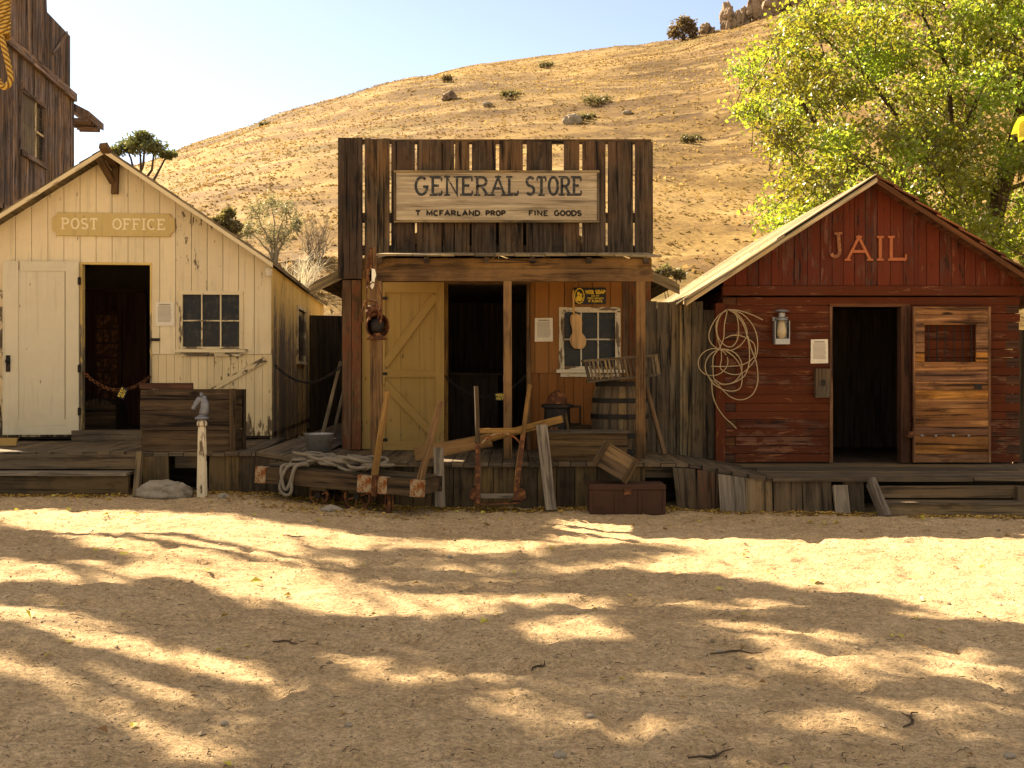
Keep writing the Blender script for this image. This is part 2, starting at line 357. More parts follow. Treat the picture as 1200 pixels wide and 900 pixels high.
def glassmat():
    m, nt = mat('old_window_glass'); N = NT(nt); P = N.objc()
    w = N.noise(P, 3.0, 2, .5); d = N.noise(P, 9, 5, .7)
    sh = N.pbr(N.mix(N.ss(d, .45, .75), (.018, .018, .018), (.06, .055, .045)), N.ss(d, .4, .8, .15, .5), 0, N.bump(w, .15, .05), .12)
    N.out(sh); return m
M['glass'] = glassmat()
def ropemat():
    m, nt = mat('golden_rope'); N = NT(nt); uv = N.uv()
    o = N.n('ShaderNodeTexWave', wave_type='BANDS', bands_direction='DIAGONAL'); N.l(N.map(uv, (16, 16, 1)), o.inputs[0]); o.inputs['Scale'].default_value = 1.6; o.inputs['Distortion'].default_value = .6; o.inputs['Detail'].default_value = 2
    f = o.outputs['Fac']; c = N.ramp(f, [(.1, (.16, .085, .02)), (.6, (.52, .34, .11))])
    N.out(N.pbr(c, .9, 0, N.bump(f, .8, .008), .1)); return m
M['rope'] = ropemat()
def rope2():
    m, nt = mat('weathered_rope'); N = NT(nt); uv = N.uv()
    o = N.n('ShaderNodeTexWave', wave_type='BANDS', bands_direction='DIAGONAL'); N.l(N.map(uv, (22, 22, 1)), o.inputs[0]); o.inputs['Scale'].default_value = 1.8; o.inputs['Distortion'].default_value = .8
    f = o.outputs['Fac']; c = N.ramp(f, [(.1, (.12, .10, .075)), (.7, (.36, .31, .25))])
    N.out(N.pbr(c, .95, 0, N.bump(f, .8, .008), .1)); return m
M['rope2'] = rope2()

def dirtmat():
    m, nt = mat('sandy_dirt'); N = NT(nt); P = N.pos()
    a = N.noise(P, .55, 6, .6); b = N.noise(P, 4.5, 7, .68); c = N.noise(P, 38, 5, .7); d = N.noise(P, 140, 3, .6)
    col = N.ramp(N.math('ADD', N.math('MULTIPLY', a, .45), N.math('MULTIPLY', b, .55)), [(.34, (.43, .295, .165)), (.5, (.57, .41, .245)), (.66, (.66, .49, .305))])
    grain = N.math('ADD', N.math('MULTIPLY', c, .55), N.math('MULTIPLY', d, .45))
    col = N.hsv(col, .5, 1.0, N.ss(grain, .32, .68, .50, 1.35))
    pv = N.voro(P, 26.0); pid = N.voro(P, 26.0, 'F1', 'Color'); s = N.n('ShaderNodeSeparateXYZ'); N.l(pid, s.inputs[0])
    peb = N.math('MULTIPLY', N.ss(pv, .10, .22, 1, 0), N.math('GREATER_THAN', s.outputs[0], .80))
    col = N.mix(peb, col, N.mix(s.outputs[1], (.15, .11, .075), (.46, .37, .25)))
    pv2 = N.voro(P, 75.0); pid2 = N.voro(P, 75.0, 'F1', 'Color'); s2 = N.n('ShaderNodeSeparateXYZ'); N.l(pid2, s2.inputs[0])
    peb2 = N.math('MULTIPLY', N.ss(pv2, .15, .34, 1, 0), N.math('GREATER_THAN', s2.outputs[0], .62))
    col = N.mix(N.math('MULTIPLY', peb2, .7), col, N.mix(s2.outputs[1], (.15, .105, .06), (.50, .39, .25)))
    e = N.noise(P, 13, 6, .7); col = N.hsv(col, .5, 1.0, N.ss(e, .34, .66, .84, 1.12)); fl = N.voro(N.map(P, (42, 62, 40), (3, 1, 0), (0, 0, .3)), 1.0); fid = N.voro(N.map(P, (42, 62, 40), (3, 1, 0), (0, 0, .3)), 1.0, 'F1', 'Color'); sf = N.n('ShaderNodeSeparateXYZ'); N.l(fid, sf.inputs[0]); col = N.mix(N.math('MULTIPLY', N.math('MULTIPLY', N.ss(fl, .16, .3, 1, 0), N.math('GREATER_THAN', sf.outputs[0], .82)), .75), col, (.13, .08, .04)); b = N.math('ADD', b, N.math('MULTIPLY', e, .45))
    h = N.math('ADD', N.math('ADD', N.math('MULTIPLY', b, 1.6), N.math('MULTIPLY', c, .7)), N.math('ADD', N.math('MULTIPLY', peb, .6), N.math('ADD', N.math('MULTIPLY', peb2, .22), N.math('MULTIPLY', d, .25))))
    N.out(N.pbr(col, .95, 0, N.bump(h, 1.0, .032), .12)); return m
M['dirt'] = dirtmat()

def hillmat():
    m, nt = mat('dry_grass_slope'); N = NT(nt); P = N.pos()
    big = N.noise(N.map(P, (.035, .035, .05)), 1, 5, .6); mid = N.noise(N.map(P, (.13, .34, .5), (5, 0, 0)), 1, 6, .65, .6); fine = N.noise(N.map(P, (1.3, .9, 2.2)), 1, 6, .7); vf = N.noise(P, 6, 4, .7)
    f = N.math('ADD', N.math('ADD', N.math('MULTIPLY', big, .28), N.math('MULTIPLY', mid, .54)), N.math('MULTIPLY', fine, .18))
    c = N.ramp(f, [(.40, (.085, .05, .023)), (.48, (.13, .08, .034)), (.55, (.21, .138, .054)), (.66, (.315, .215, .088))])
    c = N.hsv(c, .5, 1, N.math('MULTIPLY', N.ss(vf, .3, .7, .72, 1.25), N.ss(big, .36, .62, .68, 1.2)))
    c = N.mix(N.math('MULTIPLY', N.ss(N.noise(N.map(P, (.09, .09, .12), (9, 4, 0)), 1, 4, .6), .60, .70), .5), c, (.16, .14, .05))
    zz = N.n('ShaderNodeSeparateXYZ'); N.l(P, zz.inputs[0]); ter = N.math('FRACT', N.math('ADD', N.math('MULTIPLY', zz.outputs[2], .42), N.math('MULTIPLY', mid, 1.6)))
    c = N.mix(N.math('MULTIPLY', N.math('MULTIPLY', N.ss(ter, .0, .12), N.ss(ter, .12, .34, 1, 0)), N.ss(fine, .40, .58, .1, .55)), c, (.37, .27, .125))
    N.out(N.pbr(c, .95, 0, N.bump(N.math('ADD', fine, N.math('MULTIPLY', vf, .5)), .35, .10), .1)); return m
M['hill'] = hillmat()

# ------------------------------------------------------------------ world, sun, camera
FILL_CLOUD = 3.1
w = bpy.data.worlds.new('World'); sc.world = w; w.use_nodes = True
sk = w.node_tree.nodes.new('ShaderNodeTexSky'); sk.sky_type = 'NISHITA'; sk.sun_disc = False
sk.sun_elevation = SUN_EL; sk.sun_rotation = SUN_AZ % (2*math.pi); sk.altitude = 3000; sk.air_density = 1.0; sk.dust_density = 2.4; sk.ozone_density = 3.0
# clear sky over the hill, unseen cloud added overhead and south to fill shade
WN = NT(w.node_tree); dv = WN.n('ShaderNodeTexCoord').outputs['Generated']; sx = WN.n('ShaderNodeSeparateXYZ'); WN.l(dv, sx.inputs[0])
cm = WN.math('MULTIPLY', WN.math('MULTIPLY', WN.ss(sx.outputs[1], .30, .72, 1, 0), WN.ss(sx.outputs[2], .0, .12)), WN.ss(WN.noise(WN.map(dv, (2.2, 2.2, 4.0)), 1, 6, .6, .3), .40, .54))
WN.l(WN.mix(WN.math('MULTIPLY', cm, .9), sk.outputs[0], (FILL_CLOUD*1.0, FILL_CLOUD*.96, FILL_CLOUD*.90)), w.node_tree.nodes['Background'].inputs[0]); w.node_tree.nodes['Background'].inputs[1].default_value = .078
sl = bpy.data.lights.new('sun', 'SUN'); sl.energy = 5.0; sl.angle = math.radians(.5); sl.color = (1.0, .955, .87)
so = bpy.data.objects.new('sun', sl); COL.objects.link(so); so.rotation_euler = SUN.to_track_quat('Z', 'Y').to_euler(); so.location = (-10, 30, 40)
cam = bpy.data.cameras.new('camera'); cam.sensor_width = 36; cam.lens = 36*F/1200; cam.shift_y = (HY-450)/1200; cam.clip_end = 3000; cam.clip_start = .05
co = bpy.data.objects.new('camera', cam); COL.objects.link(co); co.location = (0, 0, EYE); co.rotation_euler = (math.pi/2, 0, 0); sc.camera = co
vs = sc.view_settings; vs.view_transform = 'Standard'; vs.look = 'None'; vs.gamma = 1; vs.exposure = 2.0
vs.use_white_balance = True; vs.white_balance_temperature = 10000; vs.white_balance_tint = 14
sc.cycles.use_denoising = True; sc.cycles.max_bounces = 7; sc.cycles.diffuse_bounces = 4; sc.cycles.transparent_max_bounces = 6; sc.cycles.caustics_reflective = False; sc.cycles.caustics_refractive = False
# ================================================================== THE GROUND
def gz(x, y=10):
    return .15*smooth(-.8, -3.2, x) if x < -.8 else 0.0
def gz(x, y=10):
    t = max(0.0, min(1.0, (-.8-x)/2.4)); return .15*t*t*(3-2*t)
FOOT = {}
def _prints():
    r = random.Random(8)
    for w_ in range(16):
        x, y = r.uniform(-4, 4), r.uniform(4, 11); a = r.gauss(0, .9); n = r.randint(3, 8)
        for k in range(n):
            s = 1 if k % 2 else -1; fx, fy = x-math.sin(a)*.09*s, y+math.cos(a)*.09*s; FOOT.setdefault((int(fx*2), int(fy*2)), []).append((fx, fy, a+r.uniform(-.15, .15)*1.0))
            x += math.cos(a)*.62; y += math.sin(a)*.62; a += r.uniform(-.1, .1)
_prints()
def foot(p):
    z = 0; i, j = int(p.x*2), int(p.y*2)
    for di in (-1, 0, 1):
        for dj in (-1, 0, 1):
            for fx, fy, a in FOOT.get((i+di, j+dj), ()):
                dx, dy = p.x-fx, p.y-fy; u = (dx*math.cos(a)+dy*math.sin(a))/.15; v = (dy*math.cos(a)-dx*math.sin(a))/.06; d = u*u+v*v
                if d < 3: z += -.016*max(0, 1-d)+.007*math.exp(-((d-1.5)/.5)**2)
    return z
def gdisp(p):
    z = .020*mn.noise(p*.55)+.018*mn.noise(p*1.7+Vector((3, 1, 0)))+.016*mn.noise(p*4.2)+.012*mn.noise(p*9.5)+.007*mn.noise(p*19)
    q = mn.noise(p*3.1+Vector((11, 0, 5)))
    if q > .30: z -= .035*min(1, (q-.30)*4)
    return z+foot(p)-.010*(math.exp(-((p.y-8.7-.25*math.sin(p.x*.35))/.10)**2)+math.exp(-((p.y-10.0-.25*math.sin(p.x*.35+.2))/.10)**2))      # scuffs, foot prints, ruts
def ground():
    xs = [-400, -200, -100, -60, -35, -22, -15, -11] ; x = -8.6
    while x < 8.6: xs.append(x); x += .038
    xs += [11, 15, 22, 35, 60, 100, 200, 400]
    ys = [-300, -100, -40, -15, -6, -2, 0, 1.5]; y = 2.8
    while y < 13.2: ys.append(y); y += .023+.003*(y-2.8)
    ys += [14, 15.5, 18, 22, 28, 40, 70, 120, 250, 500]
    v = []; f = []; nx = len(xs)
    for y in ys:
        for x in xs:
            z = gz(x)
            if -9 < x < 9 and 1.5 < y < 13.4:
                p = Vector((x, y, 0))
                z += gdisp(p)
            v.append((x, y, z))
    for j in range(len(ys)-1):
        for i in range(nx-1):
            a = j*nx+i; f.append((a, a+1, a+nx+1, a+nx))
    me = bpy.data.meshes.new('ground'); me.from_pydata(v, [], f); me.polygons.foreach_set('use_smooth', [True]*len(f)); me.materials.append(M['dirt'])
    o = bpy.data.objects.new('ground', me); COL.objects.link(o); o['kind'] = 'structure'
ground()

SKY = [(-400, 369), (-200, 342), (0, 283), (60, 264), (130, 216), (190, 191), (250, 168), (330, 137.6), (450, 96.5), (560, 75.8), (640, 68.7), (700, 65.6), (790, 55.8), (850, 39.5), (905, 22.2), (960, 4), (1050, -16), (1200, -55), (1500, -119), (2200, -190)]
YC, Y0 = 110.0, 24.0
def hz(x, y):
    px = 600+F*x/(.2*YC+.8*max(y, 20)); s = (HY-lerp(SKY, px))/F; zc = EYE+s*YC*1.005
    u = max(0.0, (y-Y0)/(YC-Y0))
    if u <= 1: k = 1.14*u-.14*u**3
    else: k = 1.0+.72*(u-1)-1.6*(u-1)**2 if u < 1.225 else max(-.2, 1.081-.5*(u-1.225))
    if y < Y0: return -.35*(Y0-y)*.5-.1
    z = zc*k
    am = smooth(0, .12, u) if True else 1
    p = Vector((x, y, 0))
    z += am*(1.1*mn.noise(p*.045)+.55*mn.noise(p*.12+Vector((4, 2, 0)))+.20*mn.noise(p*.35)+.05*mn.noise(p*.9))
    return z
def smooth(a, b, t):
    q = max(0.0, min(1.0, (t-a)/(b-a))); return q*q*(3-2*q)
def hill():
    xs = [-400, -250, -150, -110, -85] ; x = -70
    while x <= 75: xs.append(x); x += .75
    xs += [90, 115, 150, 250, 400]
    ys = []; y = 20.0
    while y <= 126: ys.append(y); y += .6 if y < 60 else .8
    ys += [135, 150, 180, 240, 320]
    nx = len(xs); v = [(x, y, hz(x, y)) for y in ys for x in xs]
    f = [(j*nx+i, j*nx+i+1, (j+1)*nx+i+1, (j+1)*nx+i) for j in range(len(ys)-1) for i in range(nx-1)]
    me = bpy.data.meshes.new('hill'); me.from_pydata(v, [], f); me.polygons.foreach_set('use_smooth', [True]*len(f)); me.materials.append(M['hill'])
    o = bpy.data.objects.new('hill', me); COL.objects.link(o); o['kind'] = 'structure'
hill()

def hill_at(px, y):
    x = (px-600)*y/F; return Vector((x, y, hz(x, y)))
def hill_hit(px, py):
    """the point of the slope seen at a picture position"""
    y = Y0+2
    while y < 125:
        p = hill_at(px, y)
        if HY-(p.z-EYE)*F/y <= py: return p
        y += .5
    return hill_at(px, 108)

def dry_grass():
    mb = MB(); r = random.Random(3)
    for n in range(32000):
        y = 26+(113-26)*r.random()**.7; px = r.uniform(60, 1215); x = (px-600)*y/F
        d = mn.noise(Vector((x*.10, y*.24, 3.0)))+.6*mn.noise(Vector((x*.35, y*.6, 1)))+.4*mn.noise(Vector((x*1.3, y*1.6, 7)))
        if d < -.35 and r.random() < .7: continue
        z = hz(x, y); h = r.uniform(.018, .05)*(1+.9*max(0, d)); c = .34+.50*d+r.uniform(-.16, .16)+.45*mn.noise(Vector((x*.035, y*.06, 9))); lx = r.uniform(-.25, .25)
        for k in range(3):
            a = r.uniform(0, 6.283); w = r.uniform(.05, .13); dx, dy = math.cos(a), math.sin(a); q = r.uniform(.6, 2.2)*h; b = r.uniform(0, 6.283)
            ox, oy = r.uniform(-.30, .30), r.uniform(-.18, .18)
            mb.poly([(x+ox-dx*w, y+oy-dy*w, z-.04), (x+ox+dx*w, y+oy+dy*w, z-.04), (x+ox+math.cos(b)*q, y+oy+math.sin(b)*q, z+h)], r=min(1, max(0, c+.12+r.uniform(-.08, .08))))
    o = mb.build('dry_grass', M['straw'], recalc=False)
    tag(o, 'golden dry grass covering the hillside behind the buildings', 'dry grass', kind='stuff')
dry_grass()

# ------------------------------------------------------------------ plants
def leaf(mb, p, size, r, rr, droop=0.0, asp=.55):
    d = Vector((rr.gauss(0, 1), rr.gauss(0, 1), rr.gauss(0, .8)-droop)).normalized()
    s = d.cross(Vector((rr.gauss(0, 1), rr.gauss(0, 1), rr.gauss(0, 1)))).normalized(); n = d.cross(s)
    a = p; b = p+d*size; m1 = p+d*size*.45+s*size*asp*.5+n*size*.08; m2 = p+d*size*.45-s*size*asp*.5+n*size*.08
    mb.poly([a, m1, b, m2], r=r)
def limb(mb, pts, r0, r1, n=7):
    k = len(pts); out = []
    mb.tube(pts, [r0+(r1-r0)*i/(k-1) for i in range(k)], n)
def bend(a, b, rr, amp=.12, n=5):
    a, b = Vector(a), Vector(b); L = (b-a).length; out = []
    for i in range(n+1):
        t = i/n; e = amp*L*math.sin(math.pi*t)
        out.append(a.lerp(b, t)+Vector((rr.uniform(-1, 1), rr.uniform(-1, 1), rr.uniform(-.4, .8)))*e*.5)
    return out
def small_tree(name, base, clusters, nleaf, size, lm, label, cat, trunk_r=.1, bark='bark', seed=1, stems=None, needle=False, group=None, crown='crown'):
    """clusters: (offset, radius xyz); limbs run from the trunk to each clump"""
    rr = random.Random(seed); root = thing(name, label, cat, base, group=group); base = Vector(base)
    t = MB(); c = MB()
    for off, rad in clusters:
        p = base+Vector(off); rad = Vector(rad); st = base+Vector((rr.uniform(-.05, .05), rr.uniform(-.05, .05), 0)) if stems else base
        fork = base.lerp(p, .35); fork.x = base.x+(fork.x-base.x)*.5
        limb(t, bend(base-Vector((0, 0, .3)), fork, rr, .05, 3)+bend(fork, p, rr, .14, 5)[1:], trunk_r, trunk_r*.22, 6)
        for k in range(nleaf):
            d = Vector((rr.gauss(0, 1), rr.gauss(0, 1), rr.gauss(0, 1))).normalized()*(rr.random()**.45)
            d *= .72+.55*mn.noise(d*2.2+Vector((seed, off[0], off[2])))+.12
            q = p+Vector((d.x*rad.x, d.y*rad.y, d.z*rad.z))
            leaf(c, q, size*rr.uniform(.6, 1.3), min(1, max(0, .5+.3*d.z+rr.uniform(-.3, .3))), rr, asp=.22 if needle else .6)
    t.build('trunk', M[bark], root, smooth=True); c.build(crown, lm, root, recalc=False)
    return root

def cl(px, py, y, base, rx, rz, ry=None):
    p = W(px, py, y)-Vector(base); k = y/F
    return ((p.x, p.y, p.z), (rx*k, (ry or rx)*k, rz*k))
# oak whose crown shows over the post office ridge
b = hill_at(166, 45); b.x = (163-600)*45/F
small_tree('oak_tree', b, [cl(x, y, 45+dy, b, rx, rz) for x, y, rx, rz, dy in [(163, 168, 22, 12, 0), (148, 173, 17, 9, .6), (180, 172, 17, 9, -.5), (196, 181, 12, 5, .3), (132, 178, 12, 6, .2), (168, 160, 12, 7, -.3)]], 1100, .125, M['oak'],
           'flat topped dark oak rising behind the post office ridge', 'tree', .13, seed=4)
# grey pine of several thin stems
b = hill_at(322, 37)
small_tree('grey_pine', b, [cl(x, y, 37+dy, b, rx, rz) for x, y, rx, rz, dy in [(300, 248, 17, 17, 0), (318, 238, 17, 14, .5), (336, 246, 16, 17, -.5), (309, 268, 22, 16, .6), (335, 272, 18, 18, 0), (290, 270, 12, 15, -.4), (348, 262, 9, 14, .4), (322, 285, 20, 14, .2)]], 260, .17, M['pine'],
           'airy grey green pine between post office roof and store front', 'tree', .05, 'twig', seed=5, needle=True)
b = hill_at(266, 35)
small_tree('olive_bush', b, [cl(x, y, 35, b, rx, rz) for x, y, rx, rz in [(262, 260, 14, 13), (275, 266, 11, 10), (250, 262, 9, 8), (268, 250, 8, 8)]], 420, .13, M['shrub'],
           'low olive bush behind the post office roof slope', 'shrub', .03, seed=6)
b = hill_hit(801, 48)
k = b.y
small_tree('hilltop_bush', b, [cl(x, y, k, b, rx, rz) for x, y, rx, rz in [(799, 34, 15, 13), (790, 38, 9, 9), (808, 30, 9, 9), (801, 25, 9, 7), (812, 38, 6, 7)]], 480, .28, M['brush'],
           'round brown bush alone on the skyline beside the crags', 'shrub', .08, seed=7)
b = hill_at(786, 30)
small_tree('roadside_bush', b, [cl(x, y, 30, b, rx, rz) for x, y, rx, rz in [(780, 318, 12, 9), (795, 322, 10, 8), (770, 322, 8, 7)]], 420, .09, M['shrub'],
           'green bush in the gap between store and jail roofs', 'shrub', .02, seed=8)
# bare brush beside the false front
def bare_brush(name, px, py0, py1, y, wpx, label, seed, m='twig'):
    rr = random.Random(seed); base = hill_at(px, y); mb = MB(); k = y/F
    for i in range(22):
        top = W(px+rr.uniform(-wpx, wpx), rr.uniform(py1, py1+(py0-py1)*.5), y+rr.uniform(-.8, .8))
        st = base+Vector((rr.uniform(-.25, .25), rr.uniform(-.2, .2), -.2)); path = bend(st, top, rr, .10, 5); limb(mb, path, .022, .006, 4)
        for q in range(5):
            a = path[rr.randint(2, 5)]; e = a+Vector((rr.uniform(-.5, .5), rr.uniform(-.3, .3), rr.uniform(.1, .7))); limb(mb, bend(a, e, rr, .1, 2), .009, .004, 3)
    single(mb, name, M[m], label, 'shrub', recalc=False)
bare_brush('bare_shrub', 372, 345, 245, 36, 26, 'leafless grey shrub beside the left edge of the false front', 9)
bare_brush('bleached_brush', 352, 345, 305, 33, 24, 'low bleached brush just above the post office side eave', 10, 'splinter')
for i, (px, py, wd, hgt, lab) in enumerate([(640, 76, 11, 4, 'small dark shrub high on the slope above the store'), (598, 110, 15, 5, 'grey green low shrub on the slope above the store sign'), (700, 117, 22, 7, 'widest low shrub on the slope above the false front'),
        (810, 163, 15, 7, 'olive shrub on the slope right of the false front'), (688, 137, 12, 4, 'flat shrub just left of the boulder pair on the slope'), (310, 146, 9, 4, 'tiny shrub near the left skyline of the hill'), (524, 92, 7, 5, 'dark tuft standing below the crest above the store')]):
    b = hill_hit(px, py+hgt*.6); k = b.y
    small_tree('hill_shrub', b, [cl(px+q*wd*.45, py, k+q*.5, b, wd*.45, hgt) for q in (-1, 0, 1)], 160, .16, M['shrub' if i != 6 else 'brush'], lab, 'shrub', .03, seed=20+i, group='shrubs on the dry hillside')
for i, (px, py, rx, rz, lab) in enumerate([(671, 146, 10, 8, 'pale boulder on the hillside above the false front'), (527, 118, 9, 7, 'dark boulder on the hillside left of centre'), (571, 124, 6, 3, 'small flat stone on the hillside above the store sign'), (735, 135, 6, 3, 'small low stone near the right of the slope')]):
    b = hill_hit(px, py); k = b.y/F; mb = MB(); mb.blob(b+Vector((0, 0, rz*k*.35)), (rx*k, rx*k*.8, rz*k), 3, .35, 1.4, 31+i)
    single(mb, 'hillside_boulder', M['rock' if i != 1 else 'cliff'], lab, 'boulder', 'boulders on the hillside')
# crags on the crest
for i, (px, py, rx, rz, lab) in enumerate([(828, 36, 9, 7, 'lowest crag beside the skyline bush'), (853, 22, 9, 17, 'pointed narrow crag on the skyline'), (870, 24, 9, 14, 'squat crag between the pointed one and the big cliff'), (905, 6, 24, 20, 'broad brown cliff at the top of the hill'), (938, -4, 24, 20, 'tawny cliff partly behind the tree crown at the hilltop'), (985, -12, 30, 22, 'cliff mostly hidden behind the tree crown')]):
    y = 107.5; c = W(px, py, y); mb = MB(); rr = random.Random(60+i); k = y/F
    mb.blob(c+Vector((0, 0, -rz*k*.25)), (rx*k*1.05, rx*k, rz*k*1.2), 4, .42, 1.7, 41+i)
    for q in range(5):
        mb.blob(c+Vector((rr.uniform(-.8, .8)*rx*k, rr.uniform(-1, .2), rr.uniform(-.9, .45)*rz*k)), (rx*k*.42, rx*k*.42, rz*k*rr.uniform(.4, .75)), 3, .45, 1.8, 51+i*7+q)
    single(mb, 'rock_crag', M['cliff'], lab, 'rock', 'crags along the hilltop')

# ------------------------------------------------------------------ the big yellow green tree behind the jail
def big_tree():
    rr = random.Random(12); base = Vector(((1150-600)*23/F, 23, -.1))
    root = thing('cottonwood_tree', 'large yellow green backlit tree behind the jail roof', 'tree', base)
    t = MB(); Y = 23
    def path(p, dy=0): return [W(a, b_, Y+dy*i/len(p)) for i, (a, b_) in enumerate(p)]
    main = [base-Vector((0, 0, .3)), W(1150, 380, 23)]+path([(1156, 290), (1172, 225), (1190, 170), (1200, 120), (1214, 40), (1225, -80)], -1)
    t.tube(main, [.28, .25, .21, .19, .17, .14, .10, .06], 9)
    L_ = 0; L = [[(1150, 360), (1125, 300), (1114, 240), (1118, 180), (1108, 90), (1092, 10), (1080, -70)], [(1145, 370), (1095, 285), (1066, 245), (1010, 190), (960, 150), (905, 118)],
         [(1066, 245), (1020, 238), (975, 240), (925, 250)], [(1114, 230), (1060, 150), (1010, 90), (965, 40), (935, 0)], [(1190, 170), (1240, 130), (1290, 60)], [(1172, 225), (1230, 205), (1300, 190)],
         [(1010, 190), (960, 172), (915, 165), (880, 150)], [(960, 150), (920, 95), (880, 85)], [(1118, 180), (1150, 90), (1160, 0), (1165, -60)], [(1156, 290), (1220, 262), (1280, 250)]]
    for i, p in enumerate(L): limb(t, [q+Vector((rr.uniform(-.14, .14), rr.uniform(-.3, .3), rr.uniform(-.10, .10)))*(1 if 0 < n_ else 0) for n_, q in enumerate(path(p, rr.uniform(-.5, 3)))], .11 if i < 1 else .06, .012, 6)
    LB = [(-140, 985), (-60, 960), (0, 938), (40, 905), (70, 868), (90, 855), (120, 868), (145, 882), (180, 886), (215, 882), (250, 890), (285, 880), (315, 896), (340, 915)]
    cs = []; tries = 0
    while len(cs) < 700 and tries < 40000:
        tries += 1; py = rr.uniform(-130, 335); px = rr.uniform(850, 1350); y = rr.uniform(20.2, 25.6)
        if px < lerp(LB, py)+rr.uniform(0, 26): continue
        d = mn.noise(Vector((px*.013, py*.013, y*.5)))
        edge = (px-lerp(LB, py))
        if edge < 70 and d < -.02: continue
        if d < -.29: continue
        cs.append(W(px, py, y))
    c = MB()
    for p in cs:
        tone = min(1, max(0, .5+1.1*mn.noise(p*.9)+rr.uniform(-.25, .25)))  # inner crown shade put into the leaf colour as light and dark clumps
        a = p+Vector((rr.uniform(-.5, .9), rr.uniform(-.5, .5), rr.uniform(-.9, -.3))); limb(t, bend(a, p, rr, .1, 2), .014, .005, 3)
        for k in range(190):
            q = p+Vector((rr.gauss(0, .21), rr.gauss(0, .21), rr.gauss(0, .15)))
            leaf(c, q, rr.uniform(.05, .125), min(1, max(0, tone+rr.uniform(-.22, .22))), rr, .35, .72)
    t.build('trunk', M['bark'], root, smooth=True); c.build('crown', M['leafy'], root, recalc=False)
big_tree()

# ------------------------------------------------------------------ street trees just outside the frame: their boughs shade the street
def shade_trees():
    rr = random.Random(21)
    def off(z): return Vector((math.sin(SUN_AZ), math.cos(SUN_AZ), 0))*(z/math.tan(SUN_EL))
    TOP = [(-400, 560), (-100, 615), (0, 637), (60, 652), (110, 668), (200, 697), (300, 721), (450, 731), (560, 728), (600, 712), (640, 690), (700, 668), (860, 678), (1020, 703), (1200, 732), (1500, 770)]
    SPOT = [(235, 805, 95, 32), (225, 880, 65, 15), (85, 772, 80, 20), (40, 755, 70, 22), (60, 700, 115, 15), (25, 815, 60, 18), (430, 772, 50, 10), (450, 800, 70, 13), (480, 765, 40, 9), (330, 745, 40, 6), (730, 852, 95, 18), (700, 745, 55, 7), (660, 735, 60, 12),
            (700, 705, 110, 8), (880, 712, 65, 9), (960, 745, 70, 7), (860, 778, 60, 7), (1000, 835, 110, 9), (1100, 765, 70, 10), (1150, 830, 60, 14), (620, 870, 50, 12), (1120, 720, 70, 7), (560, 700, 60, 8), (1040, 775, 50, 6), (310, 860, 40, 8), (1180, 870, 40, 12), (560, 790, 45, 6), (780, 800, 40, 5), (900, 870, 60, 7)]
    LITE = [(470, 652, 110, 5), (560, 672, 120, 6), (650, 655, 120, 6), (540, 690, 90, 4), (480, 668, 90, 3), (720, 645, 90, 4)]    # streaks of shade above the line
    def shade(px, py):
        top = lerp(TOP, px)
        if px < 640 and 588 < py < 611+.037*px: return 1.0
        if py < top:
            for a, b, c, d in LITE:
                if ((px-a)/c)**2+((py-b)/d)**2 < 1: return .5
            return 0
        for a, b, c, d in SPOT:
            if ((px-a)/(c*1.3))**2+((py-b)/(d*1.25))**2 < 1: return 0
        if py > top+(75 if px < 520 else 45) and mn.noise(Vector((px/150, py/16, 4.5))) > .10: return .03
        return 1.0
    crowns = [MB(), MB()]; wood_ = [MB(), MB()]
    bases = [Vector((-9.6, 11.6, .1)), Vector((-13.0, 15.5, .1))]; cl_ = [[], []]
    n = 0; tries = 0
    while n < 11500 and tries < 80000:
        tries += 1
        gy = 3.6+(12.0-3.6)*rr.random(); px = rr.uniform(-250, 1450); gx = (px-600)*gy/F; py = HY+EYE*F/gy
        if py > 960 and False: continue
        s = shade(px+rr.gauss(0, 4), py+rr.gauss(0, 1))
        if rr.random() > s: continue
        z = rr.uniform(8.6, 11.5); c = Vector((gx, gy, 0))+off(z); c.z = z; i = 0 if c.x+10.5 > .9*(c.y-14.5)+rr.uniform(-1.2, 1.2) else 1
        if n % 14 == 0: cl_[i].append(c)
        for k in range(4):
            leaf(crowns[i], c+Vector((rr.gauss(0, .05), rr.gauss(0, .05), rr.gauss(0, .05))), rr.uniform(.10, .19), rr.random(), rr, .2, .8)
        n += 1
    for i in (0, 1):
        root = thing('street_tree', ['broad street tree standing left of the post office steps', 'broad street tree standing beside the post office side wall'][i], 'tree', bases[i])
        b = bases[i]; fork = b+Vector((0, .3, 5.2)); limb(wood_[i], [b-Vector((0, 0, .3)), b+Vector((.1, 0, 2.5)), fork], .42, .30, 10)
        rr2 = random.Random(5)
        hubs = []
        for k in range(7):
            e = rr2.choice(cl_[i]); hubs.append(e); limb(wood_[i], bend(fork, e, rr2, .06, 5), .13, .03, 7)
        for e in cl_[i][::3]:
            h = min(hubs, key=lambda q: (q-e).length); limb(wood_[i], bend(fork.lerp(h, .75), e, rr2, .06, 3), .025, .006, 4)
        wood_[i].build('trunk', M['bark'], root, smooth=True); crowns[i].build('crown', M['leafdk'], root, recalc=False)
shade_trees()
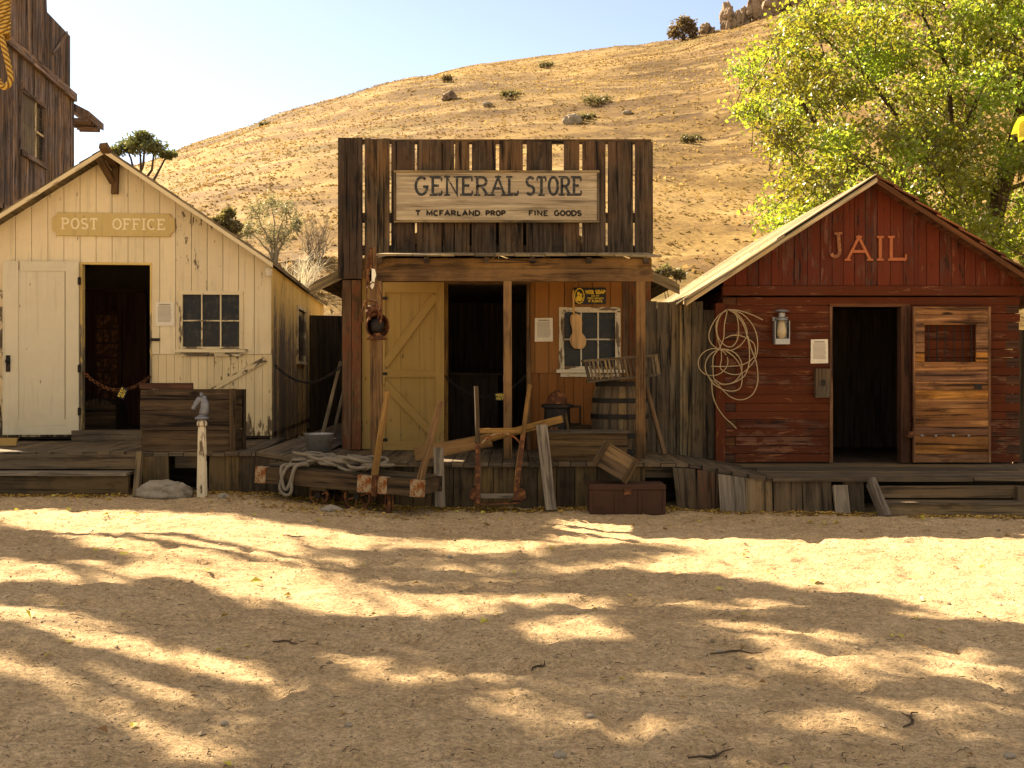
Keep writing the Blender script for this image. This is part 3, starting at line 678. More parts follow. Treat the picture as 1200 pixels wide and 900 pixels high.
# ================================================================== lettering
def arc(cx, cy, rx, ry, a0, a1, n=12):
    return [(cx+rx*math.cos(math.radians(a0+(a1-a0)*i/n)), cy+ry*math.sin(math.radians(a0+(a1-a0)*i/n))) for i in range(n+1)]
FONT = {
 'A': (.80, [[(0, 0), (.40, 1), (.80, 0)], [(.15, .36), (.65, .36)]], [(0, 0), (.8, 0), (.4, 1)]),
 'B': (.68, [[(0, 0), (0, 1), (.34, 1)]+arc(.34, .76, .26, .24, 90, -90)[1:]+[(0, .52)], [(.34, .52)]+arc(.36, .26, .30, .26, 90, -90)[1:]+[(0, 0)]], []),
 'C': (.70, [arc(.37, .5, .36, .5, 48, 312, 16)], []),
 'D': (.70, [[(0, 0), (0, 1), (.30, 1)]+arc(.30, .5, .40, .5, 90, -90, 12)[1:]+[(0, 0)]], []),
 'E': (.64, [[(.62, 1), (.06, 1), (.06, 0), (.64, 0)], [(.06, .52), (.46, .52)]], [(.06, 0), (.06, 1)]),
 'F': (.62, [[(.62, 1), (.06, 1), (.06, 0)], [(.06, .52), (.46, .52)]], [(.06, 0), (.06, 1)]),
 'G': (.78, [arc(.38, .5, .37, .5, 48, 330, 16)+[(.74, .46), (.48, .46)]], []),
 'H': (.76, [[(.06, 0), (.06, 1)], [(.70, 0), (.70, 1)], [(.06, .5), (.70, .5)]], [(.06, 0), (.7, 0), (.06, 1), (.7, 1)]),
 'I': (.20, [[(.10, 0), (.10, 1)]], [(.1, 0), (.1, 1)]),
 'J': (.50, [[(.42, 1), (.42, .24)]+arc(.22, .24, .20, .24, 0, -160, 8)[1:]], [(.42, 1)]),
 'K': (.74, [[(.06, 0), (.06, 1)], [(.70, 1), (.06, .42)], [(.26, .60), (.72, 0)]], [(.06, 0), (.06, 1)]),
 'L': (.62, [[(.06, 1), (.06, 0), (.62, 0)]], [(.06, 0), (.06, 1)]),
 'M': (.92, [[(.06, 0), (.06, 1), (.46, .25), (.86, 1), (.86, 0)]], [(.06, 0), (.86, 0)]),
 'N': (.80, [[(.08, 0), (.08, 1), (.72, 0), (.72, 1)]], [(.08, 0), (.72, 1), (.08, 1)]),
 'O': (.74, [arc(.37, .5, .36, .5, 90, 450, 24)], []),
 'P': (.66, [[(.06, 0), (.06, 1), (.34, 1)]+arc(.34, .74, .28, .26, 90, -90)[1:]+[(.06, .48)]], [(.06, 0), (.06, 1)]),
 'R': (.74, [[(.06, 0), (.06, 1), (.36, 1)]+arc(.36, .75, .28, .25, 90, -90)[1:]+[(.06, .5)], [(.34, .5), (.70, 0)]], [(.06, 0), (.72, 0), (.06, 1)]),
 'S': (.62, [arc(.31, .75, .28, .25, 30, 270, 12)+arc(.31, .25, .30, .25, 90, -150, 12)[1:]], []),
 'T': (.70, [[(0, 1), (.70, 1)], [(.35, 1), (.35, 0)]], [(.35, 0)]),
 'U': (.74, [[(.06, 1), (.06, .3)]+arc(.37, .3, .31, .3, 180, 360, 12)[1:]+[(.68, 1)]], []),
 'W': (1.0, [[(0, 1), (.25, 0), (.5, .85), (.75, 0), (1.0, 1)]], []),
 '.': (.16, [[(.08, 0), (.08, .14)]], []),
}
def ribbon(mb, pts, w, o, ux, uz, t, lift):
    P = [Vector((a, b)) for a, b in pts]; n = len(P); closed = (P[0]-P[-1]).length < 1e-4
    if closed: P = P[:-1]; n -= 1
    Lf = []; Rt = []
    for i in range(n):
        a = P[i-1] if (i > 0 or closed) else None; b = P[(i+1) % n] if (i < n-1 or closed) else None
        d1 = (P[i]-a).normalized() if a is not None else None; d2 = (b-P[i]).normalized() if b is not None else None
        d1 = d1 or d2; d2 = d2 or d1
        n1 = Vector((-d1.y, d1.x)); n2 = Vector((-d2.y, d2.x)); m = (n1+n2)
        m = m.normalized() if m.length > 1e-6 else n1
        k = 1/max(.45, m.dot(n1)); Lf.append(P[i]+m*k*w/2); Rt.append(P[i]-m*k*w/2)
    nz = ux.cross(uz).normalized(); r = R.random()
    q = lambda p, d: tuple(o+ux*p.x+uz*p.y+nz*(d))
    for i in range(n if closed else n-1):
        j = (i+1) % n
        c = [q(Lf[i], lift-t), q(Rt[i], lift-t), q(Lf[j], lift-t), q(Rt[j], lift-t), q(Lf[i], lift), q(Rt[i], lift), q(Lf[j], lift), q(Rt[j], lift)]
        mb.faces(c, [(4, 5, 7, 6), (0, 2, 3, 1), (0, 4, 6, 2), (1, 3, 7, 5)], None, r)
        if not closed and i == 0: mb.faces(c, [(0, 1, 5, 4)], None, r)
        if not closed and i == n-2: mb.faces(c, [(2, 6, 7, 3)], None, r)
def text(mb, s, o, ux, uz, x0, x1, h, w, serif=False, t=.004, base=0.0):
    """writes s between x0 and x1 (fitted), height h, stroke width w, on the plane (o,ux,uz)"""
    gap = .26; tot = sum((.42 if ch == ' ' else FONT[ch][0])+gap for ch in s)-gap; k = (x1-x0)/tot; x = x0; ux, uz = Vector(ux), Vector(uz)
    for ch in s:
        if ch == ' ': x += (.42+gap)*k; continue
        wd, st, sf = FONT[ch]
        for i, p in enumerate(st): ribbon(mb, [(x+a*k, base+w/2+b*(h-w)) for a, b in p], w, o, ux, uz, t, t+.0005*(i+1))
        if serif:
            for i, (a, b) in enumerate(sf): ribbon(mb, [(x+a*k-w*1.15, base+w*.35+b*(h-w*.7)), (x+a*k+w*1.15, base+w*.35+b*(h-w*.7))], w*.7, o, ux, uz, t, t+.002+.0004*i)
            if ch in 'EFTLC S':
                ends = {'E': [(.62, 1, -1), (.64, 0, 1)], 'F': [(.62, 1, -1)], 'T': [(0, 1, -1), (.7, 1, -1)], 'L': [(.62, 0, 1)]}.get(ch, [])
                for (a, b, d) in ends:
                    ribbon(mb, [(x+a*k, base+w/2+b*(h-w)), (x+a*k, base+w/2+b*(h-w)+d*h*.2)], w*.6, o, ux, uz, t, t+.0035)
        x += (wd+gap)*k

# ------------------------------------------------------------------ board walls
def fn(z): return z if callable(z) else (lambda x: z)
def vboards(mb, x0, x1, yf, t, zb, zt, w, holes=(), m=0, gap=.004, jy=.003, jw=.15, jz=0.0, edges=None):
    """vertical boards facing -y; zb/zt may be functions of x; holes are (x0,x1,z0,z1)"""
    zb, zt = fn(zb), fn(zt)
    if edges is None:
        edges = [x0]
        while edges[-1] < x1-w*.6: edges.append(edges[-1]+w*R.uniform(1-jw, 1+jw))
        edges[-1] = x1 if len(edges) > 1 else edges[-1]
        if len(edges) == 1: edges.append(x1)
    for a, b in zip(edges, edges[1:]):
        r = R.random(); dy = R.uniform(-jy, jy); cuts = sorted({a, b}|{h for q in holes for h in q[:2] if a+.004 < h < b-.004}); e = R.uniform(-jz, jz)
        for xa, xb in zip(cuts, cuts[1:]):
            mid = (xa+xb)/2; ga = gap/2 if xa == a else 0; gb = gap/2 if xb == b else 0
            segs = [(None, None)]; hs = sorted([(q[2], q[3]) for q in holes if q[0] <= mid <= q[1]])
            lo = None; out = []
            for h0, h1 in hs: out.append((lo, h0)); lo = h1
            out.append((lo, None))
            for s0, s1 in out:
                A0 = zb(xa)+e if s0 is None else s0; B0 = zb(xb)+e if s0 is None else s0; A1 = zt(xa) if s1 is None else s1; B1 = zt(xb) if s1 is None else s1
                if A1-A0 < .006 and B1-B0 < .006: continue
                A1 = max(A1, A0+.001); B1 = max(B1, B0+.001)
                y0, y1 = yf+dy, yf+t+dy
                mb.hexa([(xa+ga, y0, A0), (xb-gb, y0, B0), (xa+ga, y1, A0), (xb-gb, y1, B0), (xa+ga, y0, A1), (xb-gb, y0, B1), (xa+ga, y1, A1), (xb-gb, y1, B1)], 2, r, m)
def hboards(mb, x0, x1, yf, t, z0, z1, h, holes=(), m=0, gap=.004, jy=.003, jh=.1, jx=0.0, L=0):
    zs = [z0]
    while zs[-1] < z1-h*.6: zs.append(zs[-1]+h*R.uniform(1-jh, 1+jh))
    zs[-1] = z1
    for a, b in zip(zs, zs[1:]):
        r = R.random(); dy = R.uniform(-jy, jy); mid = (a+b)/2; xs = [(x0, x1)]
        for q in holes:
            if q[2] <= mid <= q[3]: xs = [s for (p, e) in xs for s in ((p, min(e, q[0])), (max(p, q[1]), e)) if s[1]-s[0] > .01]
        for (p, e) in xs:
            mb.box(p+R.uniform(-jx, jx), e+R.uniform(-jx, jx), yf+dy, yf+t+dy, a+gap/2, b-gap/2, 'x', r, m)
def make_window(parent, x0, x1, z0, z1, yf, cols, rows, trim, casing=.06, sill=.10, label=None, mun=.018):
    """glazed sash in a cased frame; the sill and pane are sub-parts"""
    mb = MB()
    mb.box(x0, x1, yf-.025, yf+.03, z1-casing, z1, 'x'); mb.box(x0, x0+casing, yf-.022, yf+.03, z0, z1-casing, 'z'); mb.box(x1-casing, x1, yf-.022, yf+.03, z0, z1-casing, 'z')
    mb.box(x0+casing, x1-casing, yf-.018, yf+.03, z0, z0+casing*.6, 'x')
    a0, a1, b0, b1 = x0+casing, x1-casing, z0+casing*.6, z1-casing
    for i in range(1, cols): x = a0+(a1-a0)*i/cols; mb.box(x-mun/2, x+mun/2, yf-.006, yf+.018, b0, b1, 'z')
    for j in range(1, rows): z = b0+(b1-b0)*j/rows; mb.box(a0, a1, yf-.008, yf+.015, z-mun/2, z+mun/2, 'x')
    f = mb.build('window', trim, parent, label=label)
    g = MB(); g.box(a0-.005, a1+.005, yf+.020, yf+.025, b0-.005, b1+.005); g.build('pane', M['glass'], f)
    if sill:
        s = MB(); s.box(x0-.04, x1+.06, yf-.055, yf+.02, z0-.045, z0-.002, 'x', j=.004); s.box(x0+.02, x1-.01, yf-.022, yf+.01, z0-.10, z0-.047, 'x', j=.003); s.build('sill', trim, f)
    return f
def notice(x, y, z, w, h, label, nz=(0, -1, 0), ux=(1, 0, 0), lines=14, rim=False):
    ux = Vector(ux); uz = Vector((0, 0, 1)); n = ux.cross(uz); o = Vector((x, y, z))
    root = thing('notice', label, 'notice', o, group='printed notices beside the doors')
    mb = MB(); mb.prism([(0, 0), (w, .004), (w-.003, h), (.004, h-.004)], o, ux, uz, .006); mb.build('sheet', M['paper'], root)
    t = MB(); rr = random.Random(int(abs(x)*100))
    t.prism([(w*.2, h*.86), (w*.8, h*.86), (w*.8, h*.92), (w*.2, h*.92)], o+n*.002, ux, uz, .001)
    for i in range(lines):
        zz = h*(.80-.66*i/lines); e = w*rr.uniform(.80, .88); t.prism([(w*.14, zz), (e, zz), (e, zz+h*.022), (w*.14, zz+h*.022)], o+n*.002, ux, uz, .001)
    t.build('print', M['textgrey'], root)
    return root

# ================================================================== SALOON: tall weathered building at the left edge
def saloon():
    Yc = 30.0; A = Vector(((85-600)*Yc/F, Yc, 0)); th = math.atan2(1, -.108); c, s = math.cos(th), math.sin(th); n = Vector((s, -c, 0))
    def SP(px, py):
        d = Vector(((px-600)/F, 1, (HY-py)/F)); e = Vector((0, 0, EYE)); t = n.dot(A-e)/n.dot(d); P = e+d*t
        q = P-A; return (q.x*c+q.y*s, P.z)
    root = thing('tall_weathered_building', 'tall unpainted weathered board building at the left edge', 'building', A, th, local=True)
    zt = SP(86, 112)[1]; tb = .16
    w0, w1 = SP(24, 150), SP(51, 150); wz0, wz1 = SP(36, 183)[1], SP(36, 116)[1]
    hole = (w0[0], w1[0], wz0, wz1)
    mb = MB(); x0 = -6.3
    vboards(mb, x0, 0, 0, .03, 0, zt, .17, [hole], jy=.008, jw=.4, gap=.012)
    tx = SP(55, 17)[0]
    def top(x):
        if x < tx: return 11.6
        u = (x-tx)/(0-tx); return SP(55, 14)[1]-(SP(55, 14)[1]-SP(80, 40)[1])*(u**1.6)
    vboards(mb, x0, -.12, .02, .03, zt-.05, top, .17, jy=.008, jw=.4, gap=.012)
    mb.build('side_wall', M['barn'], root)
    mb = MB(); mb.box(x0, .08, -.10, 0, zt-.17, zt+.05, 'x', j=.01); mb.build('ledge_beam', M['barn'], root)
    mb = MB()
    p, q = SP(62, 63), SP(78, 38)
    mb.board((p[0], -.02, p[1]), (q[0], -.02, q[1]), (0, -1, 0), .03, .09, j=.004); mb.build('brace_board', M['barn'], root)
    # rear corner, end walls and roof make the body solid
    mb = MB(); mb.box(-.06, .02, .07, 6, 0, zt-.2, 'z'); mb.build('end_wall', M['barn'], root); mb = MB(); mb.box(x0, x0+.06, .06, 6, 0, zt+1.5, 'z'); mb.build('end_wall', M['barn'], root)
    mb = MB(); mb.box(-.035, .055, -.03, .06, 0, zt-.17, 'z'); mb.build('corner_post', M['barn'], root)
    mb = MB()
    mb.hexa([(-.3, -.44, zt-.62), (.9, -.44, zt-.62), (-.3, 3, zt+1.2), (.9, 3, zt+1.2), (-.3, -.44, zt-.55), (.9, -.44, zt-.55), (-.3, 3, zt+1.27), (.9, 3, zt+1.27)], 1) if False else None
    # eave of the main roof showing past the far corner
    a, b = SP(86, 116), SP(105, 133)
    mb.hexa([(.06, -.42, zt-.62), (1.6, -.42, zt-.62), (.06, .25, zt-.30), (1.6, .25, zt-.30), (.06, -.42, zt-.42), (1.6, -.42, zt-.42), (.06, .25, zt-.08), (1.6, .25, zt-.08)], 0, .5)
    for k in range(6): mb.box(.12+k*.25, .2+k*.25, -.36, .2, zt-.70, zt-.60, 'y')
    mb.build('eave', M['barn'], root)
    mb = MB(); mb.box(x0, 0, .06, 6, zt+1.52, zt+1.6, 'x'); mb.build('roof', M['oldroof'], root)
    # boarded window
    mb = MB(); k = .10
    mb.box(hole[0]-k, hole[1]+k*1.3, -.05, .0, hole[3], hole[3]+k*1.1, 'x', j=.006); mb.box(hole[0]-k, hole[0], -.045, .0, hole[2], hole[3], 'z', j=.004); mb.box(hole[1], hole[1]+k, -.045, .0, hole[2], hole[3], 'z', j=.004)
    mb.box(hole[0]-k, hole[1]+k*1.5, -.07, .0, hole[2]-k*1.2, hole[2], 'x', j=.006)
    f = mb.build('window', M['barn'], root)
    wx = hole[1]-hole[0]; zm = hole[2]+(hole[3]-hole[2])*.5
    mb = MB(); mb.box(hole[0], hole[1], .03, .04, hole[2], hole[3]); mb.build('pane', M['glass'], f)
    mb = MB(); mb.box(hole[0], hole[0]+wx*.62, .0, .02, zm, hole[3], 'z'); mb.box(hole[0], hole[0]+wx*.60, -.01, .01, hole[2], zm-.01, 'z'); mb.build('cover_board', M['grey'], f)
    mb = MB(); mb.box(hole[0]+wx*.62, hole[1], -.004, .02, zm-.03, zm+.02, 'x'); mb.box(hole[0]+wx*.60, hole[0]+wx*.66, -.012, .02, hole[2], hole[3], 'z'); mb.build('sash', M['trim'], f)
    # low shed roof against the wall
    zl = SP(12, 243)[1]; mb = MB()
    mb.hexa([(x0, -1.1, zl-.5), (SP(27, 246)[0], -1.1, zl-.5), (x0, 0, zl-.12), (SP(27, 246)[0], 0, zl-.12), (x0, -1.1, zl-.42), (SP(27, 246)[0], -1.1, zl-.42), (x0, 0, zl), (SP(27, 246)[0], 0, zl)], 0)
    mb.build('shed_roof', M['barn'], root)
saloon()

# ================================================================== POST OFFICE
PA = Vector(((130-600)*14.93/F, 14.93, 0)); PTH = math.radians(5); PC, PS = math.cos(PTH), math.sin(PTH)
def PO(px, py, ly=0.0):
    n = Vector((PS, -PC, 0)); a = PA-n*ly; d = Vector(((px-600)/F, 1, (HY-py)/F)); e = Vector((0, 0, EYE)); t = n.dot(a-e)/n.dot(d); P = e+d*t; q = P-PA
    return (q.x*PC+q.y*PS, P.z)
def PX(px): return PO(px, 440)[0]
def PZ(py, px=130): return PO(px, py)[1]
def PW(lx, ly, z): return Vector((PA.x+lx*PC-ly*PS, PA.y+lx*PS+ly*PC, z))
def post_office():
    root = thing('post_office_building', 'cream painted gabled board building with white door swung open', 'building', PA, PTH, local=True)
    za = PZ(183); xr = PX(318); xl = -xr*1.03; zr = PO(318, 310)[1]; mr = (za-zr)/xr; q = PO(0, 264); ml = (za-q[1])/(-q[0]); dz = .62
    D = 8.6
    def roofz(x): return za-(mr*x if x > 0 else -ml*x)
    dx0, dx1, dz1, dz0 = PX(97), PX(176), PZ(310, 97), PZ(504, 97)
    w0, w1, wz0, wz1 = PX(210), PX(285), PO(250, 409)[1], PO(250, 341)[1]; v0, v1 = PX(-62), PX(4)
    holes = [(dx0, dx1, dz0-.2, dz1), (w0+.03, w1-.03, wz0+.02, wz1-.03), (v0+.03, v1-.03, wz0+.02, wz1-.03)]
    seam = PO(250, 415)[1]; mb = MB()
    e = PX(0)-.06; edges = [xl]
    step = PX(150)-PX(131.3)
    x = PX(131.3)
    while x-step > xl+.05: x -= step
    while x < xr-.06: edges.append(x); x += step
    edges.append(xr)
    vboards(mb, xl, xr, 0, .024, seam, roofz, .22, holes, 0, gap=.007, edges=edges, jy=.002)
    vboards(mb, xl, xr, .012, .024, dz+.05, seam-.004, .105, holes, 1, gap=.004, jy=.002, jw=.1)
    mb.box(dx1+.03, w0, .026, .06, seam-.03, seam-.002, 'x', m=0)
    mb.build('front_wall', [M['cream'], M['creamlow']], root)
    mb = MB(); mb.box(xr-.05, xr+.008, -.012, .03, dz+.06, seam-.005, 'z'); mb.box(xr-.055, xr-.01, -.016, 0, seam, seam+.02, 'z'); mb.build('corner_board', M['creamlow'], root)
    mb = MB(); a, b = PO(254, 453), PO(315, 418); mb.board((PX(248), -.006, PO(248, 456)[1]), (PX(311), -.006, PO(311, 421)[1]), (0, -1, 0), .022, .075); mb.build('brace_board', M['creamlow'], root)
    mb = MB(); mb.board((PX(-28), -.006, PO(0, 420)[1]), (PX(26), -.006, PO(26, 470)[1]), (0, -1, 0), .022, .075); mb.build('brace_board', M['creamlow'], root)
    # side and back walls
    mb = MB()
    def svb(lx, out, hole=None):
        y = .03
        while y < D:
            wd = .2*R.uniform(.85, 1.15); zt = roofz(lx)-.02
            parts = [(dz-.1, zt)]
            if hole and y+wd > hole[0] and y < hole[1]: parts = [(dz-.1, hole[2]), (hole[3], zt)]
            r = R.random()
            for a, b in parts: mb.box(lx-.02, lx, y+.003, min(D, y+wd)-.003, a, b, 'z', r)
            y += wd
    sh = (3.25, 4.45, 1.74, 2.62); svb(xr, 1, sh); mb.build('side_wall', M['creamside'], root)
    mb = MB(); svb(xl, -1); mb.build('side_wall', M['cream'], root)
    mb = MB(); vboards(mb, xl, xr, D, .02, 0, roofz, .2); mb.build('back_wall', M['cream'], root)
    mb = MB(); mb.box(xr-.01, xr+.03, sh[0]-.06, sh[0], sh[2]-.05, sh[3]+.06, 'z'); mb.box(xr-.01, xr+.03, sh[1], sh[1]+.06, sh[2]-.05, sh[3]+.06, 'z'); mb.box(xr-.01, xr+.034, sh[0], sh[1], sh[3], sh[3]+.06, 'y'); mb.box(xr-.01, xr+.05, sh[0], sh[1], sh[2]-.05, sh[2], 'y')
    f = mb.build('window', M['trim'], root); g = MB(); g.box(xr-.018, xr-.012, sh[0], sh[1], sh[2], sh[3]); g.build('pane', M['glass'], f)
    # roof
    mb = MB(); oh = .30
    for sgn, m, xe in ((1, mr, xr+.06), (-1, ml, xl-.1)):
        for k in range(14):
            u0, u1 = k/14, (k+1)/14; x0, x1 = xe*u0, xe*u1; z0, z1 = za-m*abs(x0)+.012, za-m*abs(x1)+.012; t = .045
            j = R.uniform(0, .012)
            mb.hexa([(x0, -oh-j, z0), (x1, -oh-j, z1), (x0, D+.2, z0), (x1, D+.2, z1), (x0, -oh-j, z0+t), (x1, -oh-j, z1+t+.012), (x0, D+.2, z0+t), (x1, D+.2, z1+t+.012)], 1)
    rf = mb.build('roof', M['oldroof'], root)
    for sgn, m, xe in ((1, mr, xr+.06), (-1, ml, xl-.1)):
        mb = MB(); t = .045
        mb.hexa([(0, -oh-.03, za-.03), (xe, -oh-.03, za-m*abs(xe)-.03), (0, -oh-.004, za-.03), (xe, -oh-.004, za-m*abs(xe)-.03), (0, -oh-.03, za+.03), (xe, -oh-.03, za-m*abs(xe)+.03), (0, -oh-.004, za+.03), (xe, -oh-.004, za-m*abs(xe)+.03)], 0)
        mb.build('rake_board', M['trim'], root)
    # hoist bracket under the ridge
    mb = MB()
    a = PO(134, 192, -.06); b = PO(136, 227, -.06)
    mb.board((PX(136), -.06, PZ(228)), (PX(137), -.06, PZ(190)), (1, 0, 0), .085, .09, j=.004)
    mb.board((PX(134.5), -.07, PZ(214)), (PX(123), -.30, PZ(190)), (1, 0, 0), .08, .08, j=.004)
    mb.board((PX(137), -.08, PZ(196)), (PX(130), -.40, PZ(177)), (1, 0, 0), .10, .09, j=.006)
    mb.build('hoist_bracket', M['beam'], root)
    # door casing and door leaf
    mb = MB(); mb.box(dx0-.05, dx1+.02, -.02, .05, dz1, dz1+.03, 'x'); mb.box(dx0-.035, dx0, -.02, .10, dz0, dz1, 'z'); mb.box(dx1, dx1+.02, -.01, .10, dz0, dz1, 'z'); mb.build('door_frame', M['yellow'] if False else M['creamside'], root)
    mb = MB(); mb.box(dx0-.1, dx1+.25, -.16, .10, dz+.005, dz0, 'x', j=.004); mb.build('door_sill', M['deck'], root)
    L0, L1, T, B = PX(6), PX(94.5), PZ(307, 50), PZ(509, 50); yb = -.055; mb = MB(); sw = PX(24)-PX(6); rw = PX(94.5)-PX(79.5)
    mb.box(L0, L0+sw, yb-.035, yb, B, T, 'z'); mb.box(L1-rw, L1, yb-.035, yb, B, T, 'z')
    mb.box(L0+sw+.02, L1-rw, yb-.033, yb-.002, T-.13, T, 'x'); mb.box(L0+sw, L1-rw, yb-.033, yb-.002, B, B+.21, 'x')
    mb.box(L0+sw-.005, L1-rw-.018, yb-.022, yb-.006, B+.20, T-.12, 'z')
    mb.box(L0+sw-.01, L1-rw, yb-.004, yb+.002, B, T-.1, 'z')
    door = mb.build('door', M['white'], root)
    mb = MB(); hx, hz_ = PX(12.5), PZ(426, 12); mb.box(hx-.028, hx+.028, yb-.047, yb-.034, hz_-.11, hz_+.11); mb.lathe([(0, -.03), (.022, -.022), (.03, 0), (.022, .022), (0, .03)], (hx, yb-.075, hz_+.03), 12); mb.box(hx-.008, hx+.008, yb-.07, yb-.04, hz_+.022, hz_+.038); mb.build('handle', M['iron'], door)
    for py in (330, 432, 482):
        mb = MB(); z = PZ(py, 95); mb.box(L1-.01, L1+.03, yb-.045, yb-.03, z-.05, z+.05); mb.tube([(L1+.012, yb-.045, z-.055), (L1+.012, yb-.045, z+.055)], .01, 8); mb.build('hinge', M['iron'], door)
    make_window(root, w0, w1, wz0, wz1, 0, 3, 2, M['trim'], .05)
    make_window(root, v0, v1, wz0, wz1, 0, 3, 2, M['trim'], .05)
    mb = MB(); z = PO(181, 398)[1]; mb.box(PX(176.5), PX(187.5), -.02, .0, z-.02, z+.02); mb.box(PX(178), PX(185), -.035, -.018, z-.012, z+.012); mb.build('latch', M['iron'], root)
    mb = MB(); zz = PO(315, 319)[1]; mb.lathe([(0, -.06), (.04, -.06), (.05, -.03), (.04, -.02), (.05, .01), (.045, .05), (0, .06)], (PX(315.5), -.055, zz), 12); mb.build('insulator', M['paper'], root)
    # the dim room: floor, papered back wall, cabinet wall of pigeonholes, chest
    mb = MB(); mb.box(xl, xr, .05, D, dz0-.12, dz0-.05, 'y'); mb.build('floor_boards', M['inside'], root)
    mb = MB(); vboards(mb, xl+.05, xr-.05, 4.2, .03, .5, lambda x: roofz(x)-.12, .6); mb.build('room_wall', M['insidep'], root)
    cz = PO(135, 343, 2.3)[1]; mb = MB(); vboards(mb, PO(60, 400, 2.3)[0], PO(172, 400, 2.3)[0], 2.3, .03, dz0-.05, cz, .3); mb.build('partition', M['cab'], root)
    mb = MB(); mb.box(PO(60, 400, 2.3)[0], PO(172.5, 400, 2.3)[0], 2.22, 2.3, cz, cz+.05, 'x'); mb.build('partition_cap', M['cab'], root)
    c0, c1, k0, k1 = PO(112, 0, 2.2)[0], PO(138, 0, 2.2)[0], PO(120, 470, 2.2)[1], PO(120, 368, 2.2)[1]
    cab = MB(); cab.box(c0-.04, c1+.04, 2.24, 2.3, k0-.05, k1+.05, 'z'); cb = cab.build('mailbox_rack', M['cab'], root); bx = MB()
    for i in range(3):
        for j in range(6):
            x, z = c0+(c1-c0)*(i+.08)/3, k0+(k1-k0)*(j+.08)/6; bx.box(x, x+(c1-c0)*.84/3, 2.22, 2.245, z, z+(k1-k0)*.84/6)
    bx.build('box_door', M['rusty'], cb)
    p0, p1 = PO(98, 470, 1.4), PO(140, 470, 1.4); mb = MB(); mb.box(p0[0], p1[0], 1.2, 1.7, dz0-.05, p0[1]-.06, 'x')
    prof = [(p0[0]+(p1[0]-p0[0])*i/8, p0[1]-.06+.10*math.sin(math.pi*i/8)) for i in range(9)]
    mb.prism([(a, b) for a, b in prof], (0, 1.2, 0), (1, 0, 0), (0, 0, 1), .5)
    single_parent = mb.build('chest', M['crate'], root)
    return root, za, mr
post_office()

def po_sign():
    root = thing('sign_board', 'mustard sign reading POST OFFICE under the cream gable', 'sign', PA, PTH, local=True)
    X0, X1 = PX(62), PX(205.5); a0 = PO(62, 262)[1]; zt, zb = PO(134, 250)[1], PO(134, 277)[1]; n = .10; k = (zt-zb)*.22; e = k*.9
    def notch(cx, cz, a0, a1): return arc(cx, cz, e, k, a0, a1, 5)
    P = [(X0, zb+k)]+[]
    P = arc(X0, zb, e, k, 90, 0, 5)+arc(X1, zb, e, k, 180, 90, 5)+arc(X1, zt, e, k, 270, 180, 5)+arc(X0, zt, e, k, 0, -90, 5)
    mb = MB(); mb.prism(P, (0, -.035, 0), (1, 0, 0), (0, 0, 1), .03); b = mb.build('board', M['posign'], root, bevel=.004)
    mb = MB(); h = (zt-zb)*.50; base = zb+(zt-zb)*.27; o = Vector((0, -.034, 0))
    text(mb, 'POST', o, (1, 0, 0), (0, 0, 1), PX(74), PX(115), h, .023, True, .008, base); mb.build('lettering', M['pale'], root); mb = MB(); text(mb, 'OFFICE', o, (1, 0, 0), (0, 0, 1), PX(133.5), PX(194), h, .023, True, .008, base)
    mb.build('lettering', M['pale'], root)
po_sign()
def pn(px0, px1, py0, py1, ly):
    p = PO(px0, py1, ly); q = PO(px1, py0, ly); return PW(p[0], ly, p[1]), q[0]-p[0], q[1]-p[1]
o, wdt, hgt = pn(182, 204, 354, 382, -.012)
notice(o.x, o.y, o.z, wdt, hgt, 'white framed notice between post office door and window', ux=(PC, PS, 0), rim=True)

